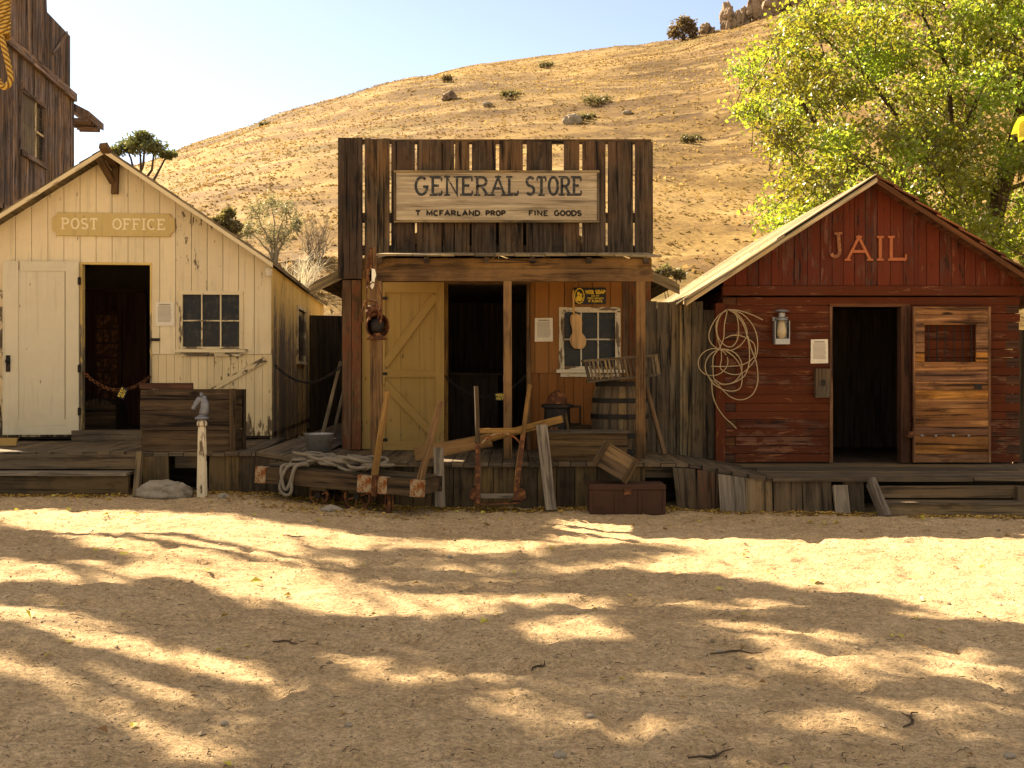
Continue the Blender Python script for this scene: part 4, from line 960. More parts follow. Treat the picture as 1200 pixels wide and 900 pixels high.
# ================================================================== GENERAL STORE
SY = 14.6
def SX(px, y=SY): return (px-600)*y/F
def SZ(py, y=SY): return EYE-(py-HY)*y/F
def store():
    root = thing('general_store_building', 'dark boarded false fronted store with porch and ochre door', 'building', (SX(580), SY, 0))
    x0, x1 = SX(397), SX(763); dz = .51; D = 21.5
    # wall behind the porch
    op = (SX(521), SX(620), SZ(528)-.1, SZ(333)); wn = (SX(657), SX(725), SZ(432), SZ(362))
    seam = SZ(437); top = SZ(316); mb = MB()
    vboards(mb, SX(424), SX(446), SY, .03, dz+.01, top, .3, m=0)
    mb.build('front_wall', M['yellow'], root, label='ochre painted wall strip left of the door')
    mb = MB(); vboards(mb, SX(446), SX(521), SY+.01, .03, dz+.01, top, .25); mb.build('front_wall', M['orangedk'], root)
    mb = MB(); vboards(mb, SX(521), SX(746), SY, .028, seam, top, .205, [op, wn], gap=.008)
    vboards(mb, SX(620), SX(746), SY+.012, .028, dz+.01, seam-.004, .12, [op, wn], 1, gap=.005)
    mb.build('front_wall', [M['orange'], M['orangedk']], root, label='rust orange board wall right of the door')
    mb = MB(); vboards(mb, SX(446), SX(746), SY-.012, .02, SZ(328), top+.03, .16, jz=.02); mb.build('header_boards', M['raw'], root)
    mb = MB(); vboards(mb, SX(402), SX(424), SY-.07, .06, dz+.01, SZ(327)-.02, .13, jy=.006, gap=.008); mb.build('corner_board', M['raw'], root)
    mb = MB(); vboards(mb, SX(729), SX(745), SY-.02, .03, seam, top-.05, .09, jy=.004, gap=.01); vboards(mb, SX(747), x1, SY-.04, .05, dz+.01, top+.3, .1, gap=.012, jy=.008); mb.build('corner_board', M['raw'], root)
    # side, back walls and main roof
    for xx in (x0+.05, x1-.05):
        mb = MB(); y = SY+.03
        while y < D: wd = .2*R.uniform(.8, 1.2); mb.box(xx-.015, xx+.015, y, min(D, y+wd)-.006, 0, SZ(322)-.2, 'z'); y += wd
        mb.build('side_wall', M['front'], root)
    xc = (x0+x1)/2; zap = 3.86; sl = .48
    mb = MB(); vboards(mb, x0, x1, D, .03, 0, lambda x: zap-sl*abs(x-xc), .2); mb.build('back_wall', M['front'], root)
    for sg in (-1, 1):
        mb = MB(); xe = 2.44
        for k in range(10):
            u0, u1 = xe*k/10, xe*(k+1)/10
            c = []
            for iz in (0, 1):
                for yy in (SY+.12, D+.2):
                    for u in (u0, u1): c.append((xc+sg*u, yy, zap-sl*u+iz*.04+.02))
            mb.hexa(c, 1)
        rf = mb.build('roof', M['oldroof'], root)
        mb = MB(); c = []
        for iz in (0, 1):
            for yy in (SY+.09, SY+.115):
                for u in (0, xe+.03): c.append((xc+sg*u, yy, zap-sl*u+iz*.13-.09))
        mb.hexa(c, 0); mb.build('rake_board', M['oldroof'], rf)
    # false front: tall boards with daylight between them
    B = [(48, 134, 95, 590), (142, 229, 97, 592), (236, 318, 105, 500), (326, 411, 102, 500), (419, 456, 104, 498), (460, 510, 106, 500), (519, 603, 104, 500), (615, 698, 103, 499), (711, 801, 106, 500), (842, 897, 104, 498), (907, 989, 105, 500), (997, 1085, 106, 500), (1092, 1155, 108, 500)]
    mb = MB(); yf = SY-.10
    for i, (a, b, t, bt) in enumerate(B):
        a, b, t, bt = 380+a/3, 380+b/3, 130+t/3, 130+bt/3; j = R.uniform(-.6, .6); ya = yf+R.uniform(-.006, .006); y = SY-.1
        lo = .22 if i not in (0, 1, 9) else 0
        r = R.random()
        # ragged top: each board split into slivers of slightly different height
        n = 4; xs = [a+(b-a)*k/n for k in range(n+1)]
        for k in range(n):
            tt = t+R.uniform(-.7, .9)
            la, lb = (xs[k]-(lo if k == 0 else 0)), (xs[k+1]+(lo if k == n-1 else 0))
            X = lambda p: SX(p, y)
            zb, zm, zt = SZ(bt+R.uniform(-.4, .4), y), SZ(262, y), SZ(tt, y)
            if i < 2: zm = SZ(300, y)
            mb.hexa([(X(la), ya, zb), (X(lb), ya, zb), (X(la), ya+.03, zb), (X(lb), ya+.03, zb), (X(xs[k]), ya, zt), (X(xs[k+1]), ya, zt), (X(xs[k]), ya+.03, zt), (X(xs[k+1]), ya+.03, zt)], 2, r)
    mb.build('false_front', M['front'], root)
    mb = MB(); mb.box(SX(398), SX(762), SY-.068, SY-.03, SZ(170), SZ(164.6), 'x', j=.004); mb.box(SX(398), SX(762), SY-.068, SY-.03, SZ(262), SZ(250), 'x', j=.004); mb.box(SX(398), SX(762), SY-.068, SY-.03, SZ(300), SZ(288), 'x', j=.004)
    mb.box(SX(643), SX(664), SY-.066, SY-.04, SZ(296), SZ(252), 'z')
    for px in (404, 520, 640, 757): mb.box(SX(px)-.045, SX(px)+.045, SY-.03, SY+.05, SZ(316), SZ(166), 'z')
    mb.build('false_front_rail', M['front'], root)
    # porch: rough boards on a beam, posts
    yp = 12.95; mb = MB(); x = SX(441, yp); xe = SX(771, yp)
    while x < xe:
        wd = R.uniform(.14, .26); f0 = R.uniform(-.05, .05); zz = R.uniform(-.008, .012); y0 = yp+f0
        z0, z1 = SZ(300.5, yp)+zz, 3.10
        mb.hexa([(x, y0, z0), (x+wd-.006, y0, z0), (x, SY-.11, z1), (x+wd-.006, SY-.11, z1), (x, y0, z0+.024), (x+wd-.006, y0, z0+.022), (x, SY-.11, z1+.024), (x+wd-.006, SY-.11, z1+.022)], 1); x += wd
    pr = mb.build('porch_roof', M['oldroof'], root)
    mb = MB(); yb = 13.02; mb.box(SX(441, yb), SX(765, yb), yb, yb+.10, SZ(329.5, yb), SZ(315.5, yb), 'x', j=.004); mb.box(SX(443, yb), SX(764, yb), yb+.03, yb+.10, SZ(315, yb), SZ(302.5, yb), 'x', j=.003)
    mb.build('porch_beam', M['beam'], root)
    for px in (445, 500, 570, 624, 690, 757):
        mb = MB(); X = SX(px, yb); mb.hexa([(X-.03, yb-.02, SZ(309, yb)), (X+.03, yb-.02, SZ(309, yb)), (X-.03, SY-.1, 3.0), (X+.03, SY-.1, 3.0), (X-.03, yb-.02, SZ(301.5, yb)), (X+.03, yb-.02, SZ(301.5, yb)), (X-.03, SY-.1, 3.09), (X+.03, SY-.1, 3.09)], 1); mb.build('rafter', M['front'], pr)
    for px, wd, y in ((444.5, 7, 13.05), (595, 10, 13.05), (751, 11, 13.05)):
        mb = MB(); X = SX(px, y); w2 = wd*y/F/2; mb.hexa([(X-w2*1.05+R.uniform(-.01, .01), y-.03, dz), (X+w2, y-.03, dz), (X-w2, y+.06, dz), (X+w2, y+.06, dz), (X-w2, y-.03, SZ(329.6, y)), (X+w2*.9, y-.03, SZ(329.6, y)), (X-w2, y+.06, SZ(329.6, y)), (X+w2*.9, y+.06, SZ(329.6, y))], 2, .45); mb.build('porch_post', M['post'] if px < 600 else M['beam'], root)
    # door leaf folded back against the wall
    mb = MB(); yd = SY-.06; a, b, t, bt = SX(446), SX(521), SZ(331), SZ(527)
    vboards(mb, a, b, yd, .03, bt, t, .24, jy=.001, gap=.003, m=0)
    q = .030
    mb.box(b-.115, b, yd-q, yd-.001, bt, t, 'z'); mb.box(a, a+.07, yd-q, yd-.001, bt, t, 'z'); mb.box(a+.07, b-.115, yd-q, yd-.001, t-.14, t, 'x'); mb.box(a+.07, b-.115, yd-q, yd-.001, SZ(442), SZ(433), 'x'); mb.box(a+.07, b-.115, yd-q, yd-.001, bt, bt+.12, 'x')
    for (p, s) in (((b-.11, SZ(347)), (a+.06, SZ(428))), ((a+.06, SZ(449)), (b-.11, SZ(512)))):
        mb.board((p[0], yd-q*.5, p[1]), (s[0], yd-q*.5, s[1]), (0, -1, 0), q*.8, .10)
    door = mb.build('door', M['yellow'], root)
    for py in (350, 438, 515):
        mb = MB(); z = SZ(py); mb.box(a-.06, a+.10, yd-q-.008, yd-q, z-.02, z+.02); mb.build('hinge', M['iron'], door)
    mb = MB(); mb.box(SX(617), SX(622), SY-.03, SY+.05, dz, SZ(333), 'z'); mb.box(SX(521), SX(525), SY-.01, SY+.05, dz, SZ(333), 'z'); mb.box(SX(520), SX(623), SY-.035, SY+.05, SZ(333), SZ(329), 'x'); mb.build('door_frame', M['beam'], root)
    make_window(root, SX(655), SX(727), SZ(433), SZ(360), SY-.0, 3, 2, M['wtrim'], .07, .1)
    # dark store room
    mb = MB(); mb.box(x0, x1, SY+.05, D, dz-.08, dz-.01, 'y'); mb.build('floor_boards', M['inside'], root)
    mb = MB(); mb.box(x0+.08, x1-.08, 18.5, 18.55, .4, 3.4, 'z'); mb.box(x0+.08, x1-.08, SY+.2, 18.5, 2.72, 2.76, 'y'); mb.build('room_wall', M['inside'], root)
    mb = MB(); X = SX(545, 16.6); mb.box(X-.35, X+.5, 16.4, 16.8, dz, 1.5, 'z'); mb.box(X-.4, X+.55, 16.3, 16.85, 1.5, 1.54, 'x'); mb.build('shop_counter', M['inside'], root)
store()
def store_sign():
    y = SY-.19; X0, X1, z0, z1 = SX(461.5, y), SX(702.5, y), SZ(260.5, y), SZ(199.5, y); c = ((X0+X1)/2, y, z0)
    root = thing('sign_board', 'framed wooden sign reading GENERAL STORE on the false front', 'sign', c)
    mb = MB(); n = 3
    for k in range(n): mb.box(X0+.02, X1-.02, y+.012, y+.04, z0+.02+(z1-z0-.04)*k/n, z0+.02+(z1-z0-.04)*(k+1)/n-.0015, 'x')
    mb.build('board', M['sign'], root)
    mb = MB(); f = .03; mb.box(X0, X1, y, y+.05, z1-f, z1, 'x'); mb.box(X0, X1, y, y+.05, z0, z0+f, 'x'); mb.box(X0, X0+f, y+.001, y+.05, z0+f, z1-f, 'z'); mb.box(X1-f, X1, y+.001, y+.05, z0+f, z1-f, 'z'); mb.build('frame', M['shed'], root)
    mb = MB(); o = Vector((0, y+.012, 0))
    text(mb, 'GENERAL', o, (1, 0, 0), (0, 0, 1), SX(487, y), SX(607, y), SZ(206, y)-SZ(229.5, y), .036, True, .002, SZ(229.5, y))
    mb.build('lettering', M['ink'], root); mb = MB()
    text(mb, 'STORE', o, (1, 0, 0), (0, 0, 1), SX(617, y), SX(681, y), SZ(206, y)-SZ(229.5, y), .036, True, .002, SZ(229.5, y))
    mb.build('lettering', M['ink'], root)
    mb = MB(); b = SZ(253.3, y); h = SZ(246, y)-b
    text(mb, 'T', o, (1, 0, 0), (0, 0, 1), SX(487, y), SX(492.5, y), h, .022, False, .002, b); mb.build('lettering', M['ink2'], root); mb = MB(); text(mb, 'MCFARLAND.', o, (1, 0, 0), (0, 0, 1), SX(500, y), SX(565, y), h, .022, False, .002, b)
    mb.build('lettering', M['ink2'], root); mb = MB()
    text(mb, 'PROP', o, (1, 0, 0), (0, 0, 1), SX(569.5, y), SX(592, y), h, .022, False, .002, b); mb.build('lettering', M['ink2'], root); mb = MB(); text(mb, 'FINE', o, (1, 0, 0), (0, 0, 1), SX(620, y), SX(642, y), h, .020, False, .002, b); mb.build('lettering', M['ink2'], root); mb = MB(); text(mb, 'GOODS', o, (1, 0, 0), (0, 0, 1), SX(650, y), SX(681, y), h, .022, False, .002, b)
    mb.build('lettering', M['ink2'], root)
store_sign()
def soap_sign():
    y = SY-.035; X0, X1, z0, z1 = SX(672, y), SX(710, y), SZ(356.5, y), SZ(337, y)
    root = thing('sign_plate', 'small black and yellow WOOL SOAP sign above the store window', 'sign', ((X0+X1)/2, y, z0))
    mb = MB(); mb.box(X0, X1, y, y+.012, z0, z1); mb.build('plate', M['black'], root)
    mb = MB(); o = Vector((0, y, 0)); cx, cz = SX(679, y), (z0+z1)/2; rx, rz = .062, .098
    ribbon(mb, arc(cx, cz, rx, rz, 90, 450, 24), .012, o, Vector((1, 0, 0)), Vector((0, 0, 1)), .002, .002)
    mb.prism(arc(cx-.014, cz+.032, .020, .025, 0, 342, 14), o+Vector((0, -.0025, 0)), (1, 0, 0), (0, 0, 1), .002); mb.prism(arc(cx+.020, cz+.014, .017, .021, 0, 342, 14), o+Vector((0, -.0035, 0)), (1, 0, 0), (0, 0, 1), .002)
    mb.prism([(cx-.045, cz-.065), (cx+.02, cz-.075), (cx+.012, cz-.01), (cx-.02, cz+.012), (cx-.038, cz-.01)], o+Vector((0, -.0045, 0)), (1, 0, 0), (0, 0, 1), .002); mb.prism([(cx+.0, cz-.075), (cx+.045, cz-.05), (cx+.034, cz-.01), (cx+.014, cz-.006)], o+Vector((0, -.0055, 0)), (1, 0, 0), (0, 0, 1), .002)
    mb.build('emblem', M['lock'], root); mb = MB()
    tx, uz = (1, 0, 0), (0, 0, 1)
    text(mb, 'WOOL', o, tx, uz, SX(686.3, y), SX(696.3, y), .058, .013, False, .002, SZ(344.8, y)); text(mb, 'SOAP', o, tx, uz, SX(698.2, y), SX(709, y), .058, .013, False, .002, SZ(344.8, y))
    text(mb, 'SAFE FOR', o, tx, uz, SX(693, y), SX(702, y), .018, .004, False, .002, SZ(347.6, y)); text(mb, 'TOILET AND BATH', o, tx, uz, SX(688.5, y), SX(707, y), .024, .005, False, .002, SZ(350.6, y)); text(mb, 'IT FLOATS', o, tx, uz, SX(689.5, y), SX(705.5, y), .036, .008, False, .002, SZ(354.4, y))
    mb.build('lettering', M['lock'], root)
soap_sign()
notice(SX(626.5, SY-.02), SY-.02, SZ(400.5), SX(648)-SX(626.5), SZ(372.5)-SZ(400.5), 'paper notice on rust orange wall beside the store door')

# ================================================================== JAIL
JY = 14.05
def JX(px, y=JY): return (px-600)*y/F
def JZ(py, y=JY): return EYE-(py-HY)*y/F
def jail():
    root = thing('jail_building', 'oxblood red squared log jail with gabled roof and barred door', 'building', (JX(1021), JY, 0))
    x0, x1 = JX(847), JX(1195); dz = .375; D = 20.5; hb = JZ(347); op = (JX(975), JX(1056), dz-.1, JZ(360)); yr = 13.70
    xr, zr = JX(1028, yr), JZ(204, yr); sl = (zr-JZ(349, yr))/(xr-JX(804, yr)); xe = xr-JX(804, yr)
    # courses of squared logs with notched corners
    mb = MB(); z = dz+.015; i = 0; ends = []
    while z < hb-.03:
        h = min(.112*R.uniform(.9, 1.1), hb-z); a = x0+(.0 if i % 2 else .155+R.uniform(0, .03)); b = x1-(.155+R.uniform(0, .03) if i % 2 else 0); r = R.random(); dy = R.uniform(-.006, .006)
        segs = [(a, b)]
        if z+h*.5 < op[3]: segs = [(a, op[0]), (op[1], b)]
        for p, q in segs: mb.box(p, q, JY+dy, JY+.14, z+.003, z+h-.003, 'x', r, j=.003)
        e_ = MB()
        if i % 2 == 0: e_.box(x0+.004, a-.003, JY+.012, JY+.2, z+.004, z+h-.004, 'y')
        else: e_.box(b+.003, x1-.004, JY+.012, JY+.2, z+.004, z+h-.004, 'y')
        ends.append(e_)
        z += h; i += 1
    mb.build('front_wall', M['redlog'], root)
    for e_ in ends: e_.build('log_end', M['jamb'], root)
    for xx in (x0, x1-.14):
        mb = MB(); z = dz-.1
        while z < hb: h = .112*R.uniform(.9, 1.1); mb.box(xx, xx+.14, JY+.21, D, z+.003, z+h-.003, 'y'); z += h
        mb.build('side_wall', M['redlog'], root)
    mb = MB(); vboards(mb, x0, x1, D, .1, 0, lambda x: zr-sl*abs(x-xr)-.08, .3); mb.build('back_wall', M['redlog'], root)
    mb = MB(); mb.box(x0-.01, x1+.02, JY-.06, JY+.08, JZ(346.5), JZ(335.5), 'x', j=.004); mb.build('header_beam', M['redlog'], root)
    mb = MB(); vboards(mb, x0, x1, JY-.03, .03, JZ(335), lambda x: zr-sl*abs(x-xr)-.03, .152, gap=.007, jy=.004, jw=.12); mb.build('gable_boards', M['redgable'], root)
    mb = MB(); mb.lathe([(0, 0), (.028, 0), (.02, .02), (0, .022)], (0, 0, 0), 8); 
    # roof
    for sg in (-1, 1):
        mb = MB(); y = yr; xo = xe+.02; m = 0
        # sheathing
        c = []
        for iz in (0, 1):
            for yy in (yr+.03, D+.3):
                for u in (0, xo-.03): c.append((xr+sg*u, yy, zr-sl*u-.07+iz*.035))
        mb.hexa(c, 1)
        rows = 9; Ls = xo/rows
        if sg < 0:
            while y < D+.3:
                wd = R.uniform(.10, .20)
                for (ua, ub, up) in ((0, xo*.52, .016), (xo*.48, xo*(1+R.uniform(-.02, .03)), .0)):
                    c = []; q = R.uniform(0, .014)
                    for iz in (0, 1):
                        for yy in (y+.003, min(D+.3, y+wd)-.003):
                            for u in (ua, ub): c.append((xr+sg*u, yy, zr-sl*u-.034+up+q+iz*.018))
                    mb.hexa(c, 0)
                y += wd
        else:
            for k in range(rows):
                y = yr+R.uniform(-.03, .03)
                while y < D+.3:
                    wd = R.uniform(.10, .2); ua, ub = max(0, Ls*k-.05), Ls*(k+1)+R.uniform(-.02, .03); c = []
                    for iz in (0, 1):
                        for yy in (y+.003, y+wd-.003):
                            for u in (ua, ub): c.append((xr+sg*u, yy, zr-sl*u-.034+(.05 if u == ub else .005)+iz*.022))
                    mb.hexa(c, 0); y += wd
        rf = mb.build('roof', M['shake'] if sg < 0 else M['redshake'], root, label='bleached shake slope of the roof' if sg < 0 else 'red brown shingled slope of the roof')
        mb = MB(); c = []
        for iz in (0, 1):
            for yy in (yr-.005, yr+.025):
                for u in (0, xo-.02): c.append((xr+sg*u, yy, zr-sl*u-(.10 if sg < 0 else .12)+iz*(.05 if sg < 0 else .07)))
        mb.hexa(c, 0); mb.build('rake_board', M['shake'] if sg < 0 else M['jamb'], rf)
    # door frame, leaf, bars, bolts
    mb = MB(); mb.box(JX(1055), JX(1066), JY-.03, JY+.12, dz+.01, JZ(359), 'z'); mb.box(JX(972), JX(975.5), JY-.02, JY+.12, dz+.01, JZ(359), 'z', m=1); mb.box(JX(972), JX(1066), JY-.022, JY+.12, JZ(359.5), JZ(356), 'x'); mb.build('door_frame', [M['jamb'], M['honey']], root)
    a, b, t, bt = JX(1067), JX(1153), JZ(360), JZ(541); yd = JY-.13; gp = (JX(1079), JX(1139), JZ(427), JZ(381))
    mb = MB(); n0 = len(mb.v); hboards(mb, a, b, yd, .035, bt, t, .118, [gp], jy=.003, gap=.005)
    mb.box(b-.002, b+.03, yd-.008, yd+.04, bt, t, 'z'); mb.box(a-.01, a+.012, yd-.008, yd+.04, bt, t, 'z')
    door = mb.build('door', M['honey'], root)
    for k in range(6):
        mb = MB(); x = gp[0]+(gp[1]-gp[0])*(k+.5)/6; mb.tube([(x, yd+.02, gp[2]-.02), (x, yd+.02, gp[3]+.02)], .008, 6); mb.build('bar', M['iron'], door)
    mb = MB(); mb.box(gp[0]-.012, gp[1]+.012, yd-.01, yd+.03, gp[2]-.03, gp[2], 'x'); mb.box(gp[0]-.012, gp[1]+.012, yd-.01, yd+.03, gp[3], gp[3]+.02, 'x'); mb.build('grille_frame', M['honey'], door)
    mb = MB(); mb.box(JX(1137), JX(1145), yd-.012, yd+.0, JZ(456), JZ(450)); mb.build('lock_hole', M['iron'], door)
    for px in (1076, 1092, 1112, 1130):
        mb = MB(); mb.lathe([(0, -.018), (.014, -.012), (.018, 0), (.014, .012), (0, .018)], (JX(px), yd-.004, JZ(510)), 8); mb.build('bolt', M['galv'], door)
    mb = MB(); mb.box(JX(1060), JX(1066), yd-.005, JY, JZ(512), JZ(505)); mb.build('hinge', M['rusty'], door)
    # room
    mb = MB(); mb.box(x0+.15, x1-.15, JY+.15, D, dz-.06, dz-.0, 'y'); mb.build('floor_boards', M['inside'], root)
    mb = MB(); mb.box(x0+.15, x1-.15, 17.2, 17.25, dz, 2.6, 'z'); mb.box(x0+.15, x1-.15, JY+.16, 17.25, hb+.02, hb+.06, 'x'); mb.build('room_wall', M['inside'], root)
jail()
def jail_letters():
    y = JY-.035; root = thing('wall_lettering', 'separate JAIL letters nailed to the red gable, the J drooping', 'sign', (JX(1015), y, JZ(307)))
    o = Vector((0, y, 0)); X, Z = (1, 0, 0), (0, 0, 1); b = JZ(306); h = JZ(277)-b
    for ch, p0, p1 in (('A', 992, 1018), ('I', 1026, 1034), ('L', 1041, 1060)):
        mb = MB(); text(mb, ch, o, X, Z, JX(p0), JX(p1), h, .038 if ch != 'A' else .034, True, .02, b); mb.build('letter', M['copper'], root)
    mb = MB(); b2 = JZ(304); h2 = JZ(274)-b2; text(mb, 'J', Vector((JX(970), y-.02, b2)), Vector((.996, 0, .08)), Vector((-.08, 0, .996)), .02, JX(983)-JX(970)+.02, h2, .042, True, .02, 0); mb.build('letter', M['rustcopper'], root, label='dark rusted letter J hanging crooked')
jail_letters()
notice(JX(949.5), JY-.02, JZ(426), JX(970)-JX(949.5), JZ(397.5)-JZ(426), 'paper notice on red logs left of the jail door')

# ------------------------------------------------------------------ board fences between the buildings
def fences():
    mb = MB(); vboards(mb, -3.84, -2.26, 20.5, .03, 0, lambda x: 2.55-.02*x, .17, gap=.0035, jy=.01, jz=.02, jw=.3); 
    single(mb, 'board_fence', M['fence'], 'dark upright board fence closing the alley beside the post office', 'fence')
    root = thing('board_fence', 'grey upright boards joining the store and the jail', 'fence', (2.3, 14.25, .4))
    mb = MB(); E = [755, 770, 784, 796.5, 800, 811, 824, 838, 848]
    zt = lambda x: 2.47
    for i, (a, b) in enumerate(zip(E, E[1:])):
        y = 14.30-.16*(a-770)/78+(-.03 if i == 3 else R.uniform(-.012, .012)); mb.box(JX(a, y)+.003, JX(b, y)-.003, y, y+.03, .42, 2.46+R.uniform(-.01, .02)-(0.12 if i > 5 else 0), 'z', [.1, .2, .55, .98, .75, .25, .1, .02][i])
    mb.build('boards', M['shed'], root)
    mb = MB(); mb.box(JX(838), JX(849), 14.0, 14.1, .39, 2.42, 'z'); mb.build('corner_post', M['redlog'], root)
    mb = MB(); mb.box(JX(1191, 14.5), JX(1206, 14.5), 14.45, 14.6, 0, 2.1, 'z'); single(mb, 'fence_post', M['fence'], 'dark upright post just past the right corner of the jail', 'post')
fences()
# ================================================================== BOARDWALKS
def DZ(x): return lerp([(-2.95, .62), (-2.15, .51), (1.95, .51), (2.88, .375)], x)
def YF(x): return lerp([(-2.95, 12.65), (-2.15, 12.45), (1.95, 12.45), (2.88, 12.06)], x)
def planks(mb, x0, x1, yb, w=.15, skew=0.0):
    x = x0
    while x < x1-.02:
        wd = min(w*R.uniform(.8, 1.25), x1-x); a, b = x+.004, x+wd-.004; f = R.uniform(-.035, .02); dz = R.uniform(-.006, .004); c = []
        ys = (YF((a+b)/2)+f, yb)
        for iz in (0, 1):
            for iy, yy in enumerate(ys):
                for xx in (a, b): c.append((xx+(skew if iy else 0), yy, DZ(xx)+dz-.045*(1-iz)))
        mb.hexa(c, 1); x += wd
def skirt_board(mb, xa, xb, top=None, lean=0.0, y=None, bot=None, r=None):
    yy = (YF((xa+xb)/2)+.03 if y is None else y)+R.uniform(-.008, .008); t = .03; z0a = (gz(xa) if bot is None else bot)-.03; zt = lambda x: (DZ(x)-.05 if top is None else top)
    mb.hexa([(xa+lean, yy-.03, z0a), (xb+lean, yy-.03, z0a), (xa+lean, yy-.03+t, z0a), (xb+lean, yy-.03+t, z0a), (xa, yy, zt(xa)), (xb, yy, zt(xb)), (xa, yy+t, zt(xa)), (xb, yy+t, zt(xb))], 2, r)
def BX(px, y=12.5): return (px-600)*y/F
def boardwalks():
    # ---- before the post office
    root = thing('boardwalk', 'raised plank walk in front of the cream post office', 'boardwalk', (-5.2, 13.6, .1), group='plank walks along the street')
    mb = MB(); planks(mb, -8.4, -2.95, 15.6, .16, -.25); mb.build('deck', M['deck'], root)
    mb = MB()
    for a, b in ((200, 233),): mb.box(BX(a), BX(b), 12.66, 12.72, SZ(549, 12.6), SZ(533, 12.6), 'x')
    for a, b in ((243, 262), (262.5, 279), (279.5, 297), (297.5, 315), (315.5, 331)): skirt_board(mb, BX(a, 12.6), BX(b, 12.6))
    skirt_board(mb, BX(167, 12.6), BX(197, 12.6), lean=.02, y=12.60)
    mb.build('skirt', M['skirt'], root)
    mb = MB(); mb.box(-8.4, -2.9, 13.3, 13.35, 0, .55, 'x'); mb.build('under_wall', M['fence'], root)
    # ---- before the store
    root = thing('boardwalk', 'plank walk and porch floor in front of the general store', 'boardwalk', (0, 13.4, 0), group='plank walks along the street')
    mb = MB(); planks(mb, -2.95, -2.3, 20.4, .15, -.25); planks(mb, -2.3, 1.86, 14.66, .155); planks(mb, 1.86, 2.88, 14.2, .15); mb.build('deck', M['deck'], root)
    mb = MB(); E = [331, 352, 372, 398, 420, 441, 462, 484, 506, 531, 554, 578, 603, 630, 652, 674, 700, 735, 757]
    for i, (a, b) in enumerate(zip(E, E[1:])):
        x0, x1 = BX(a, YF(BX(a))), BX(b, YF(BX(b))); skirt_board(mb, x0+.004, x1-.004, y=YF((x0+x1)/2)+.06)
    mb.build('skirt', M['skirt'], root)
    mb = MB(); mb.box(BX(740), BX(790), 12.55, 12.60, SZ(560, 12.5), SZ(548, 12.5), 'x'); skirt_board(mb, BX(787), BX(816, 12.35), lean=.05, y=12.40); mb.build('skirt_board', M['skirt2'], root)
    mb = MB(); skirt_board(mb, BX(817, 12.35), BX(843, 12.25), y=12.33); mb.build('skirt_board', M['raw'], root, label='reddish skirt board under the ramp')
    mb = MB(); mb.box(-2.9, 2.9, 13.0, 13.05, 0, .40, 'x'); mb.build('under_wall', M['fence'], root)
    # ---- before the jail
    root = thing('boardwalk', 'lowest plank walk, in front of the red jail', 'boardwalk', (5.2, 13, 0), group='plank walks along the street')
    mb = MB(); y = 12.06
    while y < 14.0:
        wd = .15*R.uniform(.85, 1.2); x = 2.88-R.uniform(0, .02); f = R.uniform(-.03, .01) if y < 12.1 else 0
        while x < 8.2:
            L = R.uniform(2.2, 4.0); dz = R.uniform(-.005, .003)
            sk = -.05
            mb.hexa([(x, y+f, .335+dz), (x+L-.01, y+f+sk*0, .335+dz), (x, y+wd-.006, .335+dz), (x+L-.01, y+wd-.006, .335+dz), (x, y+f, .375+dz), (x+L-.01, y+f, .375+dz), (x, y+wd-.006, .375+dz), (x+L-.01, y+wd-.006, .375+dz)], 0); x += L
        y += wd
    mb.build('deck', M['deck'], root)
    J = lambda p: BX(p, 12.07)
    mb = MB(); skirt_board(mb, J(843), J(874), y=12.13, lean=.02); mb.build('skirt_board', M['grey'], root, label='pale grey skirt board where the ramp meets the walk')
    for a, b, l in ((875, 906, .0), (908, 941, .0), (942, 976, .01), (990, 1014, 0)):
        mb = MB(); skirt_board(mb, J(a), J(b), y=12.13, lean=l); mb.build('skirt_board', M['skirt2'], root)
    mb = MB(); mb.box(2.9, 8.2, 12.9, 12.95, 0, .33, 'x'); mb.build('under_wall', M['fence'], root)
boardwalks()
